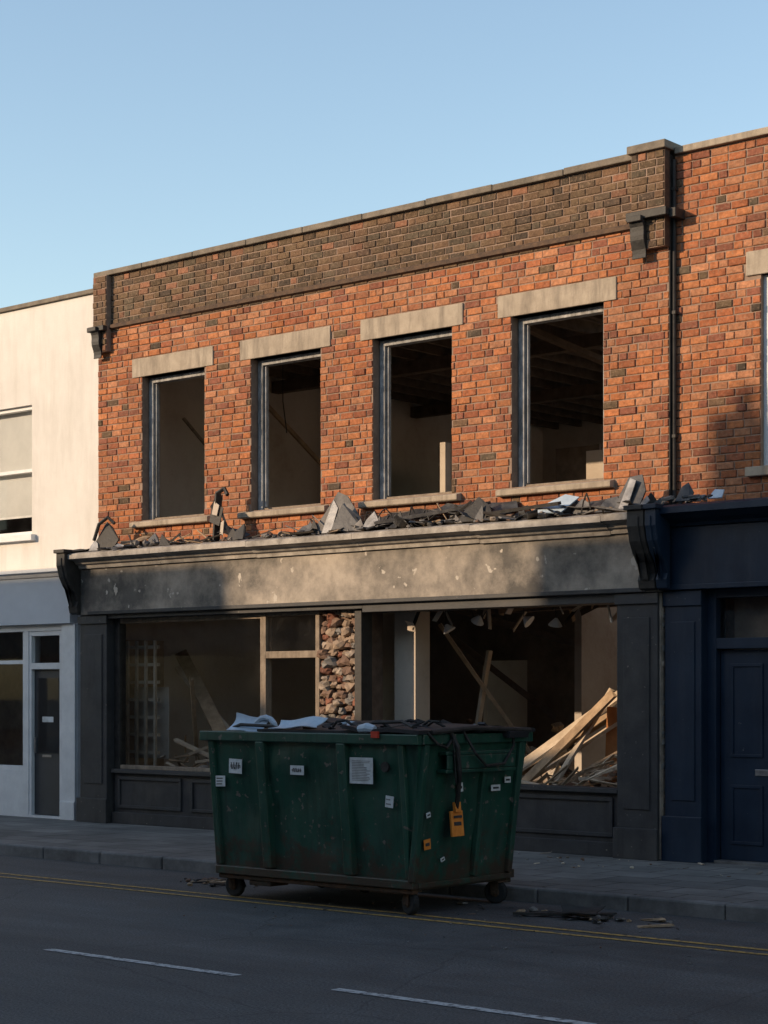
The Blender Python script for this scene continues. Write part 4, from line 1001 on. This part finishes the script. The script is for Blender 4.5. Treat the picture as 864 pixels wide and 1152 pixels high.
label(-1.36,1.115,.15,.12,1,.03); chars(-1.36,1.12,.11,.055,4); label(-1.55,.985,.11,.09,3,-.03,ink='ink'); label(-.66,1.10,.15,.075,1); chars(-.66,1.10,.10,.03,5); label(.03,1.115,.24,.205,13); label(.30,.88,.08,.09,2,.1)
def elabel(yc,zc,w,h,tilt=0,k='paper'):
    b.obox((ex(zc)+.022,yc,zc),(.004,w,h),(tilt,0,0),k); b.obox((ex(zc)+.026,yc,zc),(.003,w*.6,h*.3),(tilt,0,0),'ink')
elabel(-4.02,.98,.08,.07,.1); elabel(-3.55,.96,.12,.05); elabel(-4.36,.55,.08,.08,.1,'orange'); elabel(-3.40,1.02,.08,.05,0)
elabel(-4.38,.78,.05,.04,.2); elabel(-4.15,.42,.05,.03,.3)
b.tube([(.27,fy(1.13)-.03,1.15),(.27,fy(1.13)+.0,1.15)],.04,'iron',16)
b.obj('labels',G)

# ------------------------------------------------------------------ litter
def litter(cx,cy,rx,ry,n,base,mats,seed,smax=.08):
    D=MB(); rd=random.Random(seed)
    for i in range(n):
        x=cx+rd.gauss(0,rx*.5); y=cy+rd.gauss(0,ry*.5); s=rd.uniform(.01,smax)
        if rd.random()<.5: D.rock((x,y,base+s*.2),s*.45,rd.choice(mats),rd,(1,1,.6),.3)
        else: D.obox((x,y,base+s*.15),(s*rd.uniform(1,4),s*.7,s*.2),(rd.uniform(-.15,.15),rd.uniform(-.15,.15),rd.uniform(0,3)),rd.choice(mats),.2,rd)
    return D
D=litter(1.55,-3.75,.9,.3,40,.004,['lead','iron','stoneC','wood'],1)
D.beam((1.05,-3.95,.02),(1.75,-3.62,.03),.05,.02,'iron'); D.beam((1.2,-3.65,.02),(1.8,-3.85,.03),.06,.015,'lead'); D.sheet((1.6,-3.9,.03),.3,.2,.8,(0,0,.3),'iron',seed=90)
D.obj('broken_fragments')
D=litter(-2.45,-3.7,.45,.22,60,.004,['stoneB','iron','wood','iron'],2,.07); D.obj('brick_rubble_scatter')
D=litter(-3.1,-1.4,.6,.4,30,.122,['stoneB','wood','stoneC','lead'],3,.05); D.obj('rubble_scatter')
D=litter(-.5,-.9,1.6,.5,50,.122,['stoneB','wood2','stoneC','rubble'],4,.04); D.obj('rubble_scatter')
D=litter(.8,-4.6,2.5,1.2,60,.004,['stoneC','stoneB','lead'],6,.02); D.obj('gravel_scatter')

# ------------------------------------------------------------------ light, sky, camera
az=math.radians(35); el=math.radians(17)
v=Vector((math.sin(az)*math.cos(el),math.cos(az)*math.cos(el),-math.sin(el)))
sd=bpy.data.lights.new('sun','SUN'); sd.energy=5.0; sd.angle=math.radians(0.55); sd.color=(1.0,.75,.50)
so=bpy.data.objects.new('sun',sd); so.rotation_mode='QUATERNION'; so.rotation_quaternion=v.to_track_quat('-Z','Y'); so.location=(-10,-20,15)
scene.collection.objects.link(so)
w=bpy.data.worlds.new('World'); scene.world=w; w.use_nodes=True
nt=w.node_tree; nt.nodes.clear()
o=nt.nodes.new('ShaderNodeOutputWorld'); bg=nt.nodes.new('ShaderNodeBackground'); sk=nt.nodes.new('ShaderNodeTexSky')
sk.sky_type='NISHITA'; sk.sun_disc=False; sk.sun_elevation=el; sk.sun_rotation=math.radians(215)
sk.air_density=1.15; sk.dust_density=0.6; sk.ozone_density=1.0
bg.inputs[1].default_value=0.235
nt.links.new(sk.outputs[0],bg.inputs[0]); nt.links.new(bg.outputs[0],o.inputs[0])

cd=bpy.data.cameras.new('camera'); co=bpy.data.objects.new('camera',cd); scene.collection.objects.link(co)
cd.sensor_fit='VERTICAL'; cd.sensor_height=36; cd.sensor_width=27; cd.lens=65.6; cd.shift_y=204/1152; cd.clip_end=2000
al=math.atan2(2457,2100); d=Vector((-math.cos(al),math.sin(al),0))
co.location=(9.655,-15.556,1.72); co.rotation_euler=d.to_track_quat('-Z','Y').to_euler()
scene.camera=co
scene.view_settings.view_transform='Standard'; scene.view_settings.look='None'; scene.view_settings.exposure=0
